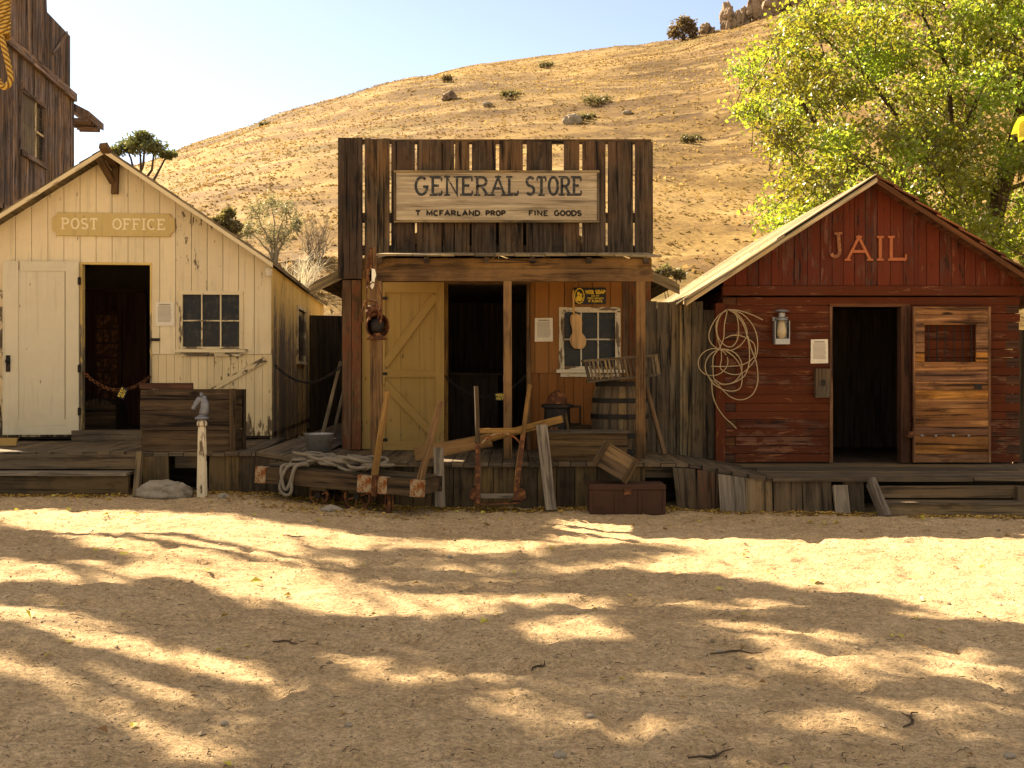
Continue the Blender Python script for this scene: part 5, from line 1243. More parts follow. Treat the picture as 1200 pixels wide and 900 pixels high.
def steps():
    root = thing('wooden_steps', 'two wide timber steps up to the post office walk', 'steps', (-6.1, 12.45, .15), group='timber steps to the plank walks')
    mb = MB(); x0, x1 = -8.3, BX(158, 12.55)
    y = 12.6; mb.box(x0, x1, 12.60, 12.65, SZ(550, y), SZ(532.5, y), 'x', j=.004); mb.build('riser', M['deck'], root)
    mb = MB(); mb.box(x0, BX(44, 12.3), 12.30, 12.60, SZ(557.5, 12.3), SZ(554, 12.3), 'x', j=.003); mb.box(BX(44.6, 12.3), x1-.01, 12.29, 12.60, SZ(557.8, 12.3), SZ(554, 12.3), 'x', j=.003); mb.build('tread', M['grey'], root)
    mb = MB(); mb.box(x0, x1, 12.34, 12.40, .12, SZ(558, 12.34), 'x', j=.003); mb.build('riser', M['skirt'], root)
    mb = MB(); mb.board((BX(159, 12.2), 12.22, .13), (BX(164, 12.6), 12.60, .60), (1, 0, 0), .06, .10); mb.build('stringer', M['deck'], root)
    root = thing('wooden_steps', 'grey timber steps with gaps up to the jail walk', 'steps', (5.0, 11.9, 0), group='timber steps to the plank walks')
    y = 12.0; x0, x1 = BX(1028, y), BX(1215, y)
    mb = MB(); mb.box(x0, BX(1190, y), y-.02, y+.03, SZ(583.5, y), SZ(569.5, y), 'x', j=.004); mb.build('riser', M['skirt2'], root)
    y = 11.72; mb = MB(); mb.box(BX(1036, y), x1, y-.02, 12.0, SZ(591.5, y), SZ(589, y), 'x', j=.003); mb.build('tread', M['deck'], root)
    mb = MB(); mb.box(BX(1038, y), x1, y, y+.05, -.02, SZ(592, y), 'x', j=.003); mb.build('riser', M['skirt2'], root)
    mb = MB(); mb.board((BX(1040, 11.6), 11.62, -.02), (BX(1021, 12.0), 12.02, .34), (1, 0, 0), .07, .14); mb.build('stringer', M['grey'], root)
    mb = MB(); mb.box(BX(1190.5, 11.95), BX(1203, 11.95), 11.9, 12.05, .0, SZ(570, 11.95), 'z'); mb.build('stringer', M['skirt2'], root)
steps()

# ================================================================== PROPS ON THE WALKS AND STREET
def leaning(name, a, b, w, t, m, label, cat, side=(1, 0, 0), group=None, j=.004):
    mb = MB(); mb.board(a, b, side, w, t, j=j); return single(mb, name, M[m], label, cat, group)
def plank_box():
    y0, y1 = 12.72, 13.15; x0, x1 = BX(164, y0), BX(275, y0); z0, z1 = .625, SZ(456.5, y0)
    root = thing('plank_box', 'big dark plank box on the walk below the post office window', 'box', ((x0+x1)/2, (y0+y1)/2, z0))
    h = z1-z0; mb = MB()
    for k, (a, b) in enumerate(((0, .325), (.335, .66), (.67, 1))): mb.box(x0+(.03 if k == 0 else 0), x1, y0, y0+.04, z0+h*a, z0+h*b, 'x', j=.006)
    mb.build('front_panel', M['crate'], root)
    mb = MB()
    for k, (a, b) in enumerate(((0, .33), (.34, .67), (.68, 1))): mb.box(x1-.04, x1, y0+.045, y1, z0+h*a, z0+h*b, 'y', j=.005); mb.box(x0, x0+.04, y0+.045, y1, z0+h*a, z0+h*b, 'y', j=.005); mb.box(x0+.045, x1-.045, y1-.04, y1, z0+h*a, z0+h*b, 'x')
    mb.box(x0+.045, x1-.045, y0+.045, y1-.045, z0, z0+.03, 'x'); mb.build('side_panel', M['crate'], root)
    mb = MB(); mb.box(x1-.055, x1+.015, y0-.03, y0-.002, z0, z1+.01, 'z', j=.003); mb.box(x1+.002, x1+.03, y1-.09, y1, z0, z1, 'z'); mb.build('corner_batten', M['crate'], root)
    mb = MB(); mb.box(BX(163, y0), BX(225, y0), y0+.01, y0+.05, z1+.004, SZ(449, y0), 'x', j=.004); mb.build('top_board', M['jamb'], root, label='short reddish board along the top')
plank_box()
def hitching_post():
    y = 12.18; x = BX(236.7, y); z0 = gz(x)-.02; root = thing('hitching_post', 'weathered white hitching post topped by a blue grey horse head', 'hitching post', (x, y, z0))
    zt = SZ(500, y); mb = MB(); mb.lathe([(.062, z0), (.060, z0+.06), (.046, zt-.04), (.040, zt)], (x, y, 0), 8, .3); mb.build('post', M['wtrim'], root)
    mb = MB(); mb.lathe([(.040, zt), (.056, zt+.015), (.058, zt+.05), (.045, zt+.065), (.034, zt+.075)], (x, y, 0), 12); mb.build('capital', M['wtrim'], root)
    b = zt+.072; mb = MB(); mb.lathe([(.03, b), (.075, b+.012), (.080, b+.028), (.055, b+.042), (.04, b+.06)], (x, y, 0), 14)
    N_ = [((.012, 0, .05), .050), ((.024, 0, .10), .052), ((.030, 0, .15), .050), ((.024, 0, .20), .046), ((.005, 0, .235), .044), ((-.028, -.006, .225), .042), ((-.056, -.012, .185), .034), ((-.078, -.017, .148), .027), ((-.088, -.019, .128), .026), ((-.094, -.02, .112), .015)]
    mb.tube([(x+p[0], y+p[1], b+p[2]) for p, r in N_], [r for p, r in N_], 12, flat=.78)
    for s in (-1, 1):
        mb.tube([(x+.0, y+s*.018-.004, b+.255), (x-.004, y+s*.024-.004, b+.285), (x-.010, y+s*.026-.004, b+.312)], [.015, .013, .003], 6)
    for k in range(7): t = k/6; mb.blob((x+.030+.030*math.sin(math.pi*(.25+t*.75)), y, b+.08+.17*t), (.022, .016, .026), 1, .3, 2, k)
    mb.build('horse_head', M['blueiron'], root, smooth=True)
    mb = MB(); c = Vector((x-.085, y-.03, b+.12)); mb.tube([c+Vector((.018*math.cos(a*math.pi/6), -.01, -.03+.022*math.sin(a*math.pi/6))) for a in range(12)], .004, 6, closed=True); mb.build('ring', M['iron'], root)
hitching_post()
mb = MB(); y = 12.2; mb.blob((BX(189, y), y, .22), (.24, .17, .12), 4, .32, 1.4, 3); mb.blob((BX(208, y), y-.03, .21), (.17, .14, .115), 4, .3, 1.3, 5)
single(mb, 'boulder', M['rock'], 'pale two humped boulder on the ground beside the hitching post', 'rock', smooth=True)
mb = MB(); mb.blob((BX(262, 12.1), 12.1, .16), (.07, .06, .05), 2, .3, 1.5, 8); single(mb, 'stone', M['rock'], 'fist sized stone right of the hitching post foot', 'rock')
mb = MB(); mb.hexa([(-6.9+.0, 13.70, .625), (BX(19, 13.7), 13.70, .625), (-6.9, 13.76, .625), (BX(19, 13.76), 13.76, .625), (-6.9, 13.74, SZ(513.5, 13.7)), (BX(18, 13.7), 13.74, SZ(513.5, 13.7)), (-6.9, 13.80, SZ(513.5, 13.7)), (BX(18, 13.7), 13.80, SZ(513.5, 13.7))], 0)
single(mb, 'yellow_board', M['yellow'], 'short flaking yellow board standing on the walk at far left', 'board')
def chain(name, a, b, sag, n, label, cat='chain', tagpos=None, m='iron', size=.022):
    a, b = Vector(a), Vector(b); root = thing(name, label, cat, (a+b)/2-Vector((0, 0, sag))); mb = MB(); P = []
    for i in range(n+1): t = i/n; p = a.lerp(b, t); p.z -= sag*4*t*(1-t); P.append(p)
    for i in range(n):
        c = (P[i]+P[i+1])/2; d = (P[i+1]-P[i]).normalized(); L = (P[i+1]-P[i]).length*.66; sd = d.orthogonal().normalized(); up = d.cross(sd); e = sd if i % 2 else up
        mb.tube([c+d*(L*math.cos(k*math.pi/5))+e*(size*.72*math.sin(k*math.pi/5)) for k in range(10)], size*.26, 5, closed=True)
    mb.build('links', M[m], root, smooth=True, recalc=False)
    return root, P
a = PW(PO(97.5, 436, -.02)[0], -.02, PO(97.5, 436)[1]); b = PW(PO(176, 441, -.02)[0], -.02, PO(176, 441)[1])
root, P = chain('door_chain', a, b, .215, 30, 'rusty chain hung across the post office doorway with a small tag', m='rusty', size=.03)
def keepout(root, o, ux, uz, w, h):
    ux, uz = Vector(ux).normalized(), Vector(uz).normalized(); mb = MB(); mb.prism([(0, 0), (w, 0), (w, h), (0, h)], o, ux, uz, .004); t = mb.build('tag', M['black'], root)
    mb = MB(); nn = ux.cross(uz); text(mb, 'KEEP', Vector(o)+nn*.001, ux, uz, w*.08, w*.92, h*.36, h*.085, False, .001, h*.54); text(mb, 'OUT', Vector(o)+nn*.001, ux, uz, w*.16, w*.84, h*.36, h*.085, False, .001, h*.10); mb.build('lettering', M['lock'], t)
k = P[21]; keepout(root, k+Vector((-.085, -.03, -.15)), (.42, 0, .9) if False else (.45, .04, .9), (-.9, -.08, .45), .15, .10)
a, b = Vector((SX(521), SY-.02, SZ(440))), Vector((SX(619), SY-.02, SZ(437))); root, P = chain('door_chain', a, b, .30, 30, 'dark chain slung across the store doorway with a small tag', m='iron')
keepout(root, Vector((SX(580), SY-.05, SZ(469))), (1, 0, -.05), (.05, 0, 1), .135, .10)
a = PW(PX(322), .05, SZ(428, 15)); b = Vector((SX(400), SY-.1, SZ(430))); chain('slack_chain', a, b, .22, 40, 'slack dark chain slung between post office corner and store', m='iron', size=.026)
# tub and tools in the alley
def tub():
    y = 13.1; x = BX(374, y); z = DZ(x)+.0; root = thing('metal_tub', 'dented galvanised tub on the walk left of the store', 'tub', (x, y, z)); mb = MB()
    h = SZ(509, y)-z; h = .27; mb.lathe([(0, .005), (.125, .005), (.172, h), (.180, h+.006), (.172, h+.010), (.165, h), (.118, .02), (0, .02)], (x, y, z), 24); b = mb.build('body', M['galv'], root, smooth=True)
    for s in (-1, 1):
        mb = MB(); mb.tube([(x+s*(.168+.03*math.sin(math.pi*i/6)), y-.05+.1*i/6, z+h*.82) for i in range(7)], .006, 6); mb.build('handle', M['galv'], root)
tub()
leaning('tool_pole', (BX(374, 14.3), 14.3, .56), (BX(399, 14.9), 14.95, SZ(424, 14.95)), .05, .04, 'shed', 'longer bare wooden pole leaning in the alley behind the tub', 'pole')
leaning('tool_pole', (BX(387, 14.3), 14.25, .56), (BX(404, 14.7), 14.6, SZ(459, 14.6)), .04, .03, 'shed', 'shorter wooden pole leaning behind the tub by the store corner', 'pole')

# ---- flat baggage cart with stakes and rope
def cart():
    A, B = W(300, 556, 12.12), W(494, 573, 11.55); d = (B-A).normalized(); s = Vector((-d.y, d.x, 0)).normalized(); up = d.cross(s); up = Vector((0, 0, 1)); L = (B-A).length; wd = .62
    root = thing('baggage_cart', 'low flat wooden cart with rusty corner straps and two upright stakes', 'cart', (A+B)/2-Vector((0, 0, .35)))
    q = lambda t, w_, z: A+d*(L*t)+s*w_+up*z
    h = .165; mb = MB(); mb.board(q(0, .04, 0), q(1, .04, 0), up, h, .08, j=.004); mb.board(q(0, wd-.04, 0), q(1, wd-.04, 0), up, h, .08, j=.004); mb.board(q(.04, .082, 0), q(.04, wd-.082, 0), up, h*.9, .09); mb.board(q(.97, .082, 0), q(.97, wd-.082, 0), up, h*.9, .09); mb.build('frame', M['crate'], root)
    mb = MB(); n = 14
    for i in range(5):
        a = .09+(wd-.18)*i/5; mb.board(q(.02, a+.045, h/2+.012+R.uniform(-.004, .004)), q(.98, a+.045, h/2+.012), s, .088, .022, j=.003)
    mb.build('bed', M['skirt'], root)
    for (t0, t1, m) in ((-.004, .062, 'plate'), (.625, .71, 'plate'), (.745, .80, 'plate'), (.935, 1.004, 'plate')):
        mb = MB(); mb.board(q(t0, .037, 0), q(t1, .037, 0), up, h+.014, .092, j=.002); mb.build('strap', M[m], root)
    mb = MB(); mb.board(q(.715, .02, -.01), q(.742, .02, -.01), up, h+.05, .11); mb.build('stake_pocket', M['rusty'], root)
    for (t, b0, tp, y1, wdt) in ((.70, (437, 568), (454, 459), .05, .075), (.965, (492, 568), (516, 470), .25, .075)):
        a = q(t, .06, -.03); k = a.y+.10; b = W(tp[0], tp[1], k); mb = MB(); n0 = 5
        P = [a.lerp(b, i/4)+Vector((R.uniform(-.006, .006), 0, 0)) for i in range(5)]
        for i in range(4): pass
        mb.tube(P, [.044, .042, .040, .042, .040], 8, flat=.8); mb.build('stake', M['post'], root)
    # axles, spoked iron wheels
    def wheel(t, w_, r, px=None):
        c = q(t, w_, 0); c.z = gz(c.x)+r; mb = MB(); ax = s
        e1 = d.copy(); e1.z = 0; e1.normalize(); e2 = Vector((0, 0, 1))
        mb.tube([c+e1*(r*math.cos(k*math.pi/12))+e2*(r*math.sin(k*math.pi/12)) for k in range(24)], .017, 6, closed=True); w = mb.build('wheel', M['rusty'], root, smooth=True)
        m2 = MB()
        for k in range(6): a = k*math.pi/3+.3; m2.tube([c, c+(e1*math.cos(a)+e2*math.sin(a))*r], .010, 5)
        m2.build('spoke', M['rusty'], w); m3 = MB(); m3.tube([c-ax*.035, c+ax*.035], .034, 10); m3.build('hub', M['iron'], w)
        return c
    c1 = wheel(.36, .12, .105); c2 = wheel(.36, wd-.1, .105); c3 = wheel(.60, .10, .145); c4 = wheel(.60, wd-.08, .145)
    mb = MB(); mb.tube([c1, c2], .014, 6); mb.tube([c3, c4], .016, 6); mb.build('axle', M['iron'], root)
    mb = MB()
    for t in (.36, .60): mb.box(0, 0, 0, 0, 0, 0) if False else mb.board(q(t-.05, .3, -h/2-.02), q(t+.05, .3, -h/2-.02), s, .42, .05)
    mb.build('bolster', M['skirt'], root)
    c = q(.79, .08, 0); r = .06; mb = MB(); mb.tube([c+Vector((0, 0, -.06)), c+Vector((.01, 0, -c.z+.10))], [.03, .022], 8); mb.tube([Vector((c.x-.015, c.y, r)), Vector((c.x+.03, c.y, r))], r, 14); mb.board(c+Vector((-.03, 0, -.08)), Vector((c.x-.035, c.y, r)), (0, 1, 0), .05, .012); mb.board(c+Vector((.05, 0, -.08)), Vector((c.x+.05, c.y, r)), (0, 1, 0), .05, .012); mb.build('caster', M['rusty'], root)
    # rope heaped on the bed
    rr = random.Random(4); root2 = thing('rope_heap', 'heap of thick weathered rope lying on the flat cart', 'rope', q(.45, .3, h/2+.02)); P = []
    for i in range(190):
        t = i/189; a = i*.62; ct = .20+.50*t+.04*math.sin(a*.31); P.append(q(ct+.075*math.cos(a), .27+.17*math.sin(a)*(.8+.3*rr.random()), h/2+.045+.10*abs(math.sin(a*.37))+.03*math.sin(i*.21)))
    hang = [q(.30, .12, h/2+.05), q(.24, .02, h/2+.06), q(.20, -.035, h/2+.02), (q(.165, -.045, -.08)), q(.175, -.05, -.16), q(.21, -.05, -.19), q(.235, -.05, -.14), q(.235, -.04, -.02), q(.255, -.01, h/2+.045), q(.30, .1, h/2+.07), q(.27, .03, h/2+.07), q(.25, -.03, h/2+.03), q(.225, -.05, -.06), q(.20, -.055, -.13), q(.18, -.05, -.05), q(.17, -.03, h/2+.03), q(.21, .1, h/2+.05)]
    def cat(Pn, k=5):
        out = []
        for i in range(len(Pn)-1):
            p0, p1, p2, p3 = Pn[max(0, i-1)], Pn[i], Pn[i+1], Pn[min(len(Pn)-1, i+2)]
            for j in range(k):
                t = j/k; out.append(.5*((2*p1)+(p2-p0)*t+(2*p0-5*p1+4*p2-p3)*t*t+(3*p1-p0-3*p2+p3)*t**3))
        return out+[Pn[-1]]
    mb = MB(); mb.tube(P, .019, 7); mb.tube(cat(hang), .019, 7); mb.build('coil', M['rope2'], root2, smooth=True)
    return q
q = cart()
mb = MB(); mb.blob((BX(387, 11.6), 11.62, .055), (.13, .09, .075), 2, .25, 1.2, 12); single(mb, 'chock_stone', M['rock'], 'brown stone chocking the cart wheel on the ground', 'rock')

# ---- hand truck against the walk
def hand_truck():
    root = thing('hand_truck', 'old two handled hand truck leaning against the store walk', 'hand truck', (-.15, 12.2, 0))
    yz = lambda z: 12.18+.30*z
    def at(px, py):
        y = 12.3
        for _ in range(6): z = EYE-(py-HY)*y/F; y = yz(z)
        return W(px, py, y)
    for p, m in (([(558, 453), (559, 480), (560, 520), (561, 560), (560, 590)], 0), ([(621, 451), (617, 478), (613, 510), (607, 550), (604, 586)], 0)):
        mb = MB(); mb.tube([at(*k) for k in p], [.026, .027, .030, .033, .036], 8); mb.build('rail', M['crate'] if p[0][0] < 600 else M['beam'], root)
        mb = MB(); a, b = at(*p[2]), at(*p[4]); mb.board(a+Vector((0, -.033, 0)), b+Vector((0, -.036, 0)), (1, 0, 0), .05, .008); mb.build('iron_band', M['rusty'], root)
    mb = MB(); mb.board(at(560, 505), at(613, 504), (0, 0, 1), .055, .03); mb.build('crossbar', M['post'], root); mb = MB(); mb.board(at(562, 581), at(604, 581), (0, 0, 1), .05, .035); mb.build('crossbar', M['grey'], root)
    mb = MB(); mb.tube([at(562, 523), at(570, 514), at(580, 508.5), at(594, 508), at(604, 513), at(611, 521)], .011, 6); mb.build('brace', M['plate'], root)
    for px in (556, 610):
        c = at(px, 580); mb = MB(); mb.tube([c+Vector((-.02, .10, 0)), c+Vector((.025, .10, 0))], .085, 16); w = mb.build('wheel', M['iron'], root, smooth=False); mb = MB(); mb.tube([c+Vector((-.03, .10, 0)), c+Vector((.035, .10, 0))], .03, 10); mb.build('hub', M['rusty'], w)
        mb = MB(); mb.prism([(-.05, -.03), (.0, -.07), (.06, -.03), (.05, .05), (-.01, .09), (-.045, .04)], c+Vector((0, -.03, 0)), (1, 0, 0), (0, 0, 1), .05); mb.build('axle_bracket', M['rusty'], root)
    mb = MB(); mb.board(at(556, 591), at(609, 589), (0, 1, 0), .12, .012); mb.build('toe_plate', M['rusty'], root)
hand_truck()
leaning('leaning_board', W(646, 598, 12.15), W(634.5, 498, 12.42), .125, .045, 'grey', 'tall silver grey board leaning against the walk right of the hand truck', 'board', j=.005)
leaning('leaning_board', W(515.5, 594, 12.15), W(513.5, 525, 12.40), .115, .035, 'grey', 'short grey board leaning on the walk behind the cart', 'board', j=.006)
leaning('leaning_board', W(988, 607, 11.93), W(984, 569, 12.08), .16, .03, 'grey', 'short pale grey board leaning on the jail walk left of its steps', 'board', j=.006)
mb = MB(); mb.board(W(486, 533, 12.62), W(575, 515, 12.75), (0, 0, 1), .15, .10, j=.006); mb.board(W(575, 513, 12.75), W(659, 491, 12.60), (0, 0, 1), .085, .10, j=.004)
single(mb, 'squared_timber', M['post'], 'long squared timber slanting across the store walk', 'timber')
def bench_box():
    y = 12.62; x0, x1 = BX(640, y), BX(735, y); root = thing('plank_trough', 'long low plank box lying on the store walk', 'box', ((x0+x1)/2, y+.2, .51)); z1 = SZ(508, y)
    mb = MB(); mb.box(x0, x1, y, y+.03, .515, z1, 'x', j=.004); mb.box(x0, x1, y+.40, y+.43, .515, z1, 'x'); mb.box(x0, x0+.03, y+.032, y+.398, .515, z1, 'y'); mb.box(x1-.03, x1, y+.032, y+.398, .515, z1, 'y'); mb.build('sides', M['crate'], root)
    mb = MB(); mb.box(x0-.02, x1+.01, y-.03, y+.14, z1+.002, z1+.03, 'x', j=.004); mb.box(x0-.02, x1-.1, y+.15, y+.45, z1+.002, z1+.026, 'x', j=.004); mb.build('lid_board', M['deck'], root)
bench_box()
def tipped_crate():
    y = 12.0; o = W(714, 541, y); root = thing('wooden_crate', 'wooden crate tipped at an angle on top of the red trunk', 'crate', W(724, 565, 12.1)); ex = Vector((.86, .06, -.50)).normalized(); ez = Vector((.50, 0, .86)).normalized(); ey = Vector((0, 1, 0))
    # corners from the slanting face
    p = [W(711, 517, y), W(749.5, 540, y), W(732, 565.5, y), W(695, 543.5, y)]
    u = (p[1]-p[0]); v = (p[3]-p[0]); n = Vector((0, 1, 0)); dp = .30
    def slab(a0, a1, b0, b1, d0, d1, L): 
        c = []
        for iz in (0, 1):
            for iy in (0, 1):
                for ix in (0, 1): c.append(p[0]+u*(a1 if ix else a0)+v*(b1 if iy else b0)+n*(d1 if iz else d0))
        return c
    mb = MB(); mb.hexa(slab(.02, .98, .02, .48, 0, .02, 0), 0); mb.hexa(slab(.02, .98, .49, .98, 0, .02, 0), 0); mb.hexa(slab(.02, .98, .02, .07, .022, dp, 0), 0); mb.hexa(slab(.02, .98, .93, .98, .022, dp, 0), 0); mb.hexa(slab(.02, .06, .08, .92, .022, dp, 1), 1); mb.hexa(slab(.94, .98, .08, .92, .022, dp, 1), 1); mb.build('body', M['skirt2'], root)
    for a, b in ((-.01, .11), (.87, 1.01)):
        mb = MB(); mb.hexa(slab(a, b, -.02, 1.02, -.025, -.002, 1), 1); mb.build('cleat', M['crate'], root)
tipped_crate()
def red_trunk():
    y = 11.93; x0, x1 = BX(691, y), BX(780, y); z1 = SZ(568, y); root = thing('tin_trunk', 'low rusty red metal trunk on the ground before the store', 'trunk', ((x0+x1)/2, y+.22, 0)); mb = MB(); mb.box(x0, x1, y, y+.40, -.01, z1*.80, j=.004); mb.build('body', M['trunkred'], root, bevel=.008)
    mb = MB(); mb.box(x0-.006, x1+.006, y-.008, y+.41, z1*.80+.003, z1, j=.004); mb.build('lid', M['trunkred'], root, bevel=.008)
    for t in (.0, .33, .64, .965):
        mb = MB(); x = x0+(x1-x0)*t; mb.box(x, x+.03, y-.012, y-.001, .0, z1*.79); mb.build('strap', M['trunkred'], root)
    mb = MB(); x = (x0+x1)/2; mb.box(x-.04, x+.04, y-.02, y-.009, z1*.66, z1*.86); mb.build('clasp', M['rusty'], root)
red_trunk()
def barrel():
    y = 13.72; x = BX(726, y); z = .512; root = thing('wooden_barrel', 'large stained wooden barrel in the porch corner by the window', 'barrel', (x, y, z)); mb = MB(); n = 22; R0, R1, H = .285, .355, .93
    for k in range(n):
        a0, a1 = 2*math.pi*k/n+.008, 2*math.pi*(k+1)/n-.008; r = R.random(); o = R.random()*20
        for i in range(8):
            t0, t1 = i/8, (i+1)/8; r0 = R0+(R1-R0)*math.sin(math.pi*t0); r1 = R0+(R1-R0)*math.sin(math.pi*t1)
            mb.poly([(x+r0*math.cos(a0), y+r0*math.sin(a0), z+H*t0), (x+r0*math.cos(a1), y+r0*math.sin(a1), z+H*t0), (x+r1*math.cos(a1), y+r1*math.sin(a1), z+H*t1), (x+r1*math.cos(a0), y+r1*math.sin(a0), z+H*t1)], [(o, t0*H), (o+.09, t0*H), (o+.09, t1*H), (o, t1*H)], r)
    mb.lathe([(0, H-.05), (R0-.01, H-.05)], (x, y, z), n); mb.lathe([(R0-.02, .05), (R0-.02, H)], (x, y, z), n); mb.build('staves', M['skirt2'], root)
    for t in (.06, .27, .52, .73, .95):
        r0 = R0+(R1-R0)*math.sin(math.pi*t)+.004; mb = MB(); mb.lathe([(r0, -.03), (r0+.005, -.03), (r0+.005, .03), (r0, .03)], (x, y, z+H*t), 28); mb.build('hoop', M['iron'], root)
barrel()
def slat_rack():
    y = 13.22; A, B, C, D_ = W(684, 423, y), W(770, 416.5, y), W(773, 439, y), W(690, 447, y); root = thing('slatted_rack', 'grey slatted wooden rack propped on the barrel beside the window', 'rack', W(728, 445, y+.15)); dp = Vector((0, .30, 0))
    for off in (Vector(), dp):
        mb = MB(); mb.board(A+off, B+off, (0, 0, 1), .028, .03); mb.board(D_+off, C+off, (0, 0, 1), .028, .03); mb.build('rail', M['shed'], root)
    for i in range(19):
        t = (i+.3)/18.6; a = A.lerp(B, t); b = D_.lerp(C, t); mb = MB(); mb.board(b, a, (1, 0, 0), .022 if i % 18 else .04, .014, j=.002); mb.build('slat', M['shed'], root)
    mb = MB()
    for a in (A, B, C, D_): mb.board(a+Vector((0, .016, 0)), a+dp-Vector((0, .016, 0)), (0, 0, 1), .03, .03)
    for i in range(3): mb.board(D_.lerp(C, .02)+dp*(.25+.25*i)+Vector((0, 0, .016)), D_.lerp(C, .98)+dp*(.25+.25*i)+Vector((0, 0, .016)), (0, 1, 0), .06, .012)
    mb.build('end_bars', M['shed'], root)
slat_rack()
def stove():
    y = 13.6; x = BX(653, y); z = .512; k = y/F; root = thing('iron_stove', 'squat dark iron stove with domed top behind the plank box', 'stove', (x, y, z)); H = SZ(457, y)-z
    mb = MB(); mb.lathe([(0, .10), (.13, .10), (.155, .14), (.145, .22), (.165, .34), (.16, H*.72)], (x, y, z), 20); mb.build('belly', M['iron'], root, smooth=True); mb = MB(); mb.lathe([(.16, H*.72), (.20, H*.735), (.20, H*.775), (.155, H*.79)], (x, y, z), 20); mb.build('rim', M['iron'], root)
    mb = MB(); mb.lathe([(.125, H*.79), (.12, H*.87), (.09, H*.94), (.04, H*.985), (.0, H)], (x, y, z), 20); mb.build('dome', M['rusty'], root, smooth=True)
    for s in range(3): a = s*2.1+.5; mb = MB(); mb.tube([(x+.1*math.cos(a), y+.1*math.sin(a), z+.11), (x+.15*math.cos(a), y+.15*math.sin(a), z)], .015, 6); mb.build('leg', M['iron'], root)
    mb = MB(); mb.box(x-.10, x+.0, y-.165, y-.15, z+.2, z+.36); mb.build('fire_door', M['rusty'], root)
stove()
leaning('stove_poker', (BX(671, 13.4), 13.4, .52), (BX(661.5, 13.5), 13.5, SZ(476, 13.5)), .03, .02, 'crate', 'thin stick leaning beside the iron stove', 'stick')
def picture():
    y = 14.2; x0, x1, z0, z1 = SX(664, y), SX(681, y), SZ(498, y), SZ(475, y); root = thing('dark_frame', 'small dark wooden frame standing against the wall by the stove', 'frame', ((x0+x1)/2, y, z0)); mb = MB(); f = .025
    mb.box(x0, x1, y, y+.03, z1-f, z1, 'x'); mb.box(x0, x1, y, y+.03, z0, z0+f, 'x'); mb.box(x0, x0+f, y, y+.03, z0+f, z1-f, 'z'); mb.box(x1-f, x1, y, y+.03, z0+f, z1-f, 'z'); mb.build('frame', M['fence'], root); mb = MB(); mb.box(x0+f, x1-f, y+.01, y+.02, z0+f, z1-f); mb.build('panel', M['orangedk'], root)
    mb = MB(); mb.box(x0-.2, x1+.3, y-.1, y+.18, .512, z0-.002, 'x'); single(mb, 'low_box', M['crate'], 'low dark box behind the plank trough beside the barrel', 'box')
picture()
leaning('leaning_pole', (BX(779, 13.75), 13.75, .51), (BX(757, 14.0), 14.0, SZ(452, 14.0)), .05, .035, 'post', 'thin brown pole leaning in the corner right of the porch', 'pole')
def violin():
    y = 14.42; k = y/F; root = thing('violin_body', 'stringless pale violin body hanging in front of the store window', 'violin', W(676, 380, y))
    half = [(0, 409), (5, 408.5), (8.3, 405), (9.6, 400), (9.2, 395.5), (7.4, 392.5), (5.9, 391), (5.6, 387), (5.8, 383), (6.8, 380.5), (7.0, 376), (6.6, 371.5), (4.6, 368.6), (2, 367.6), (0, 367.5)]
    P = [((676.3+a-600)*k, EYE-(b-HY)*k) for a, b in half]+[((676.3-a-600)*k, EYE-(b-HY)*k) for a, b in half[::-1][1:-1]]
    tl = lambda p: (p[0]+(p[1]-SZ(388, y))*-.10, p[1])
    mb = MB(); mb.prism([tl(p) for p in P], (0, y, 0), (1, 0, 0), (0, 0, 1), .04); mb.build('body', M['violin'], root, bevel=.006)
    mb = MB(); mb.board(W(672.5, 369, y+.01), W(671.8, 340, y+.01), (1, 0, 0), .026, .02); mb.build('neck', M['violin'], root)
    mb = MB(); mb.board(W(674.5, 391, y-.006), W(672.6, 368, y-.006), (1, 0, 0), .018, .008); mb.build('fingerboard', M['crate'], root) if False else None
violin()
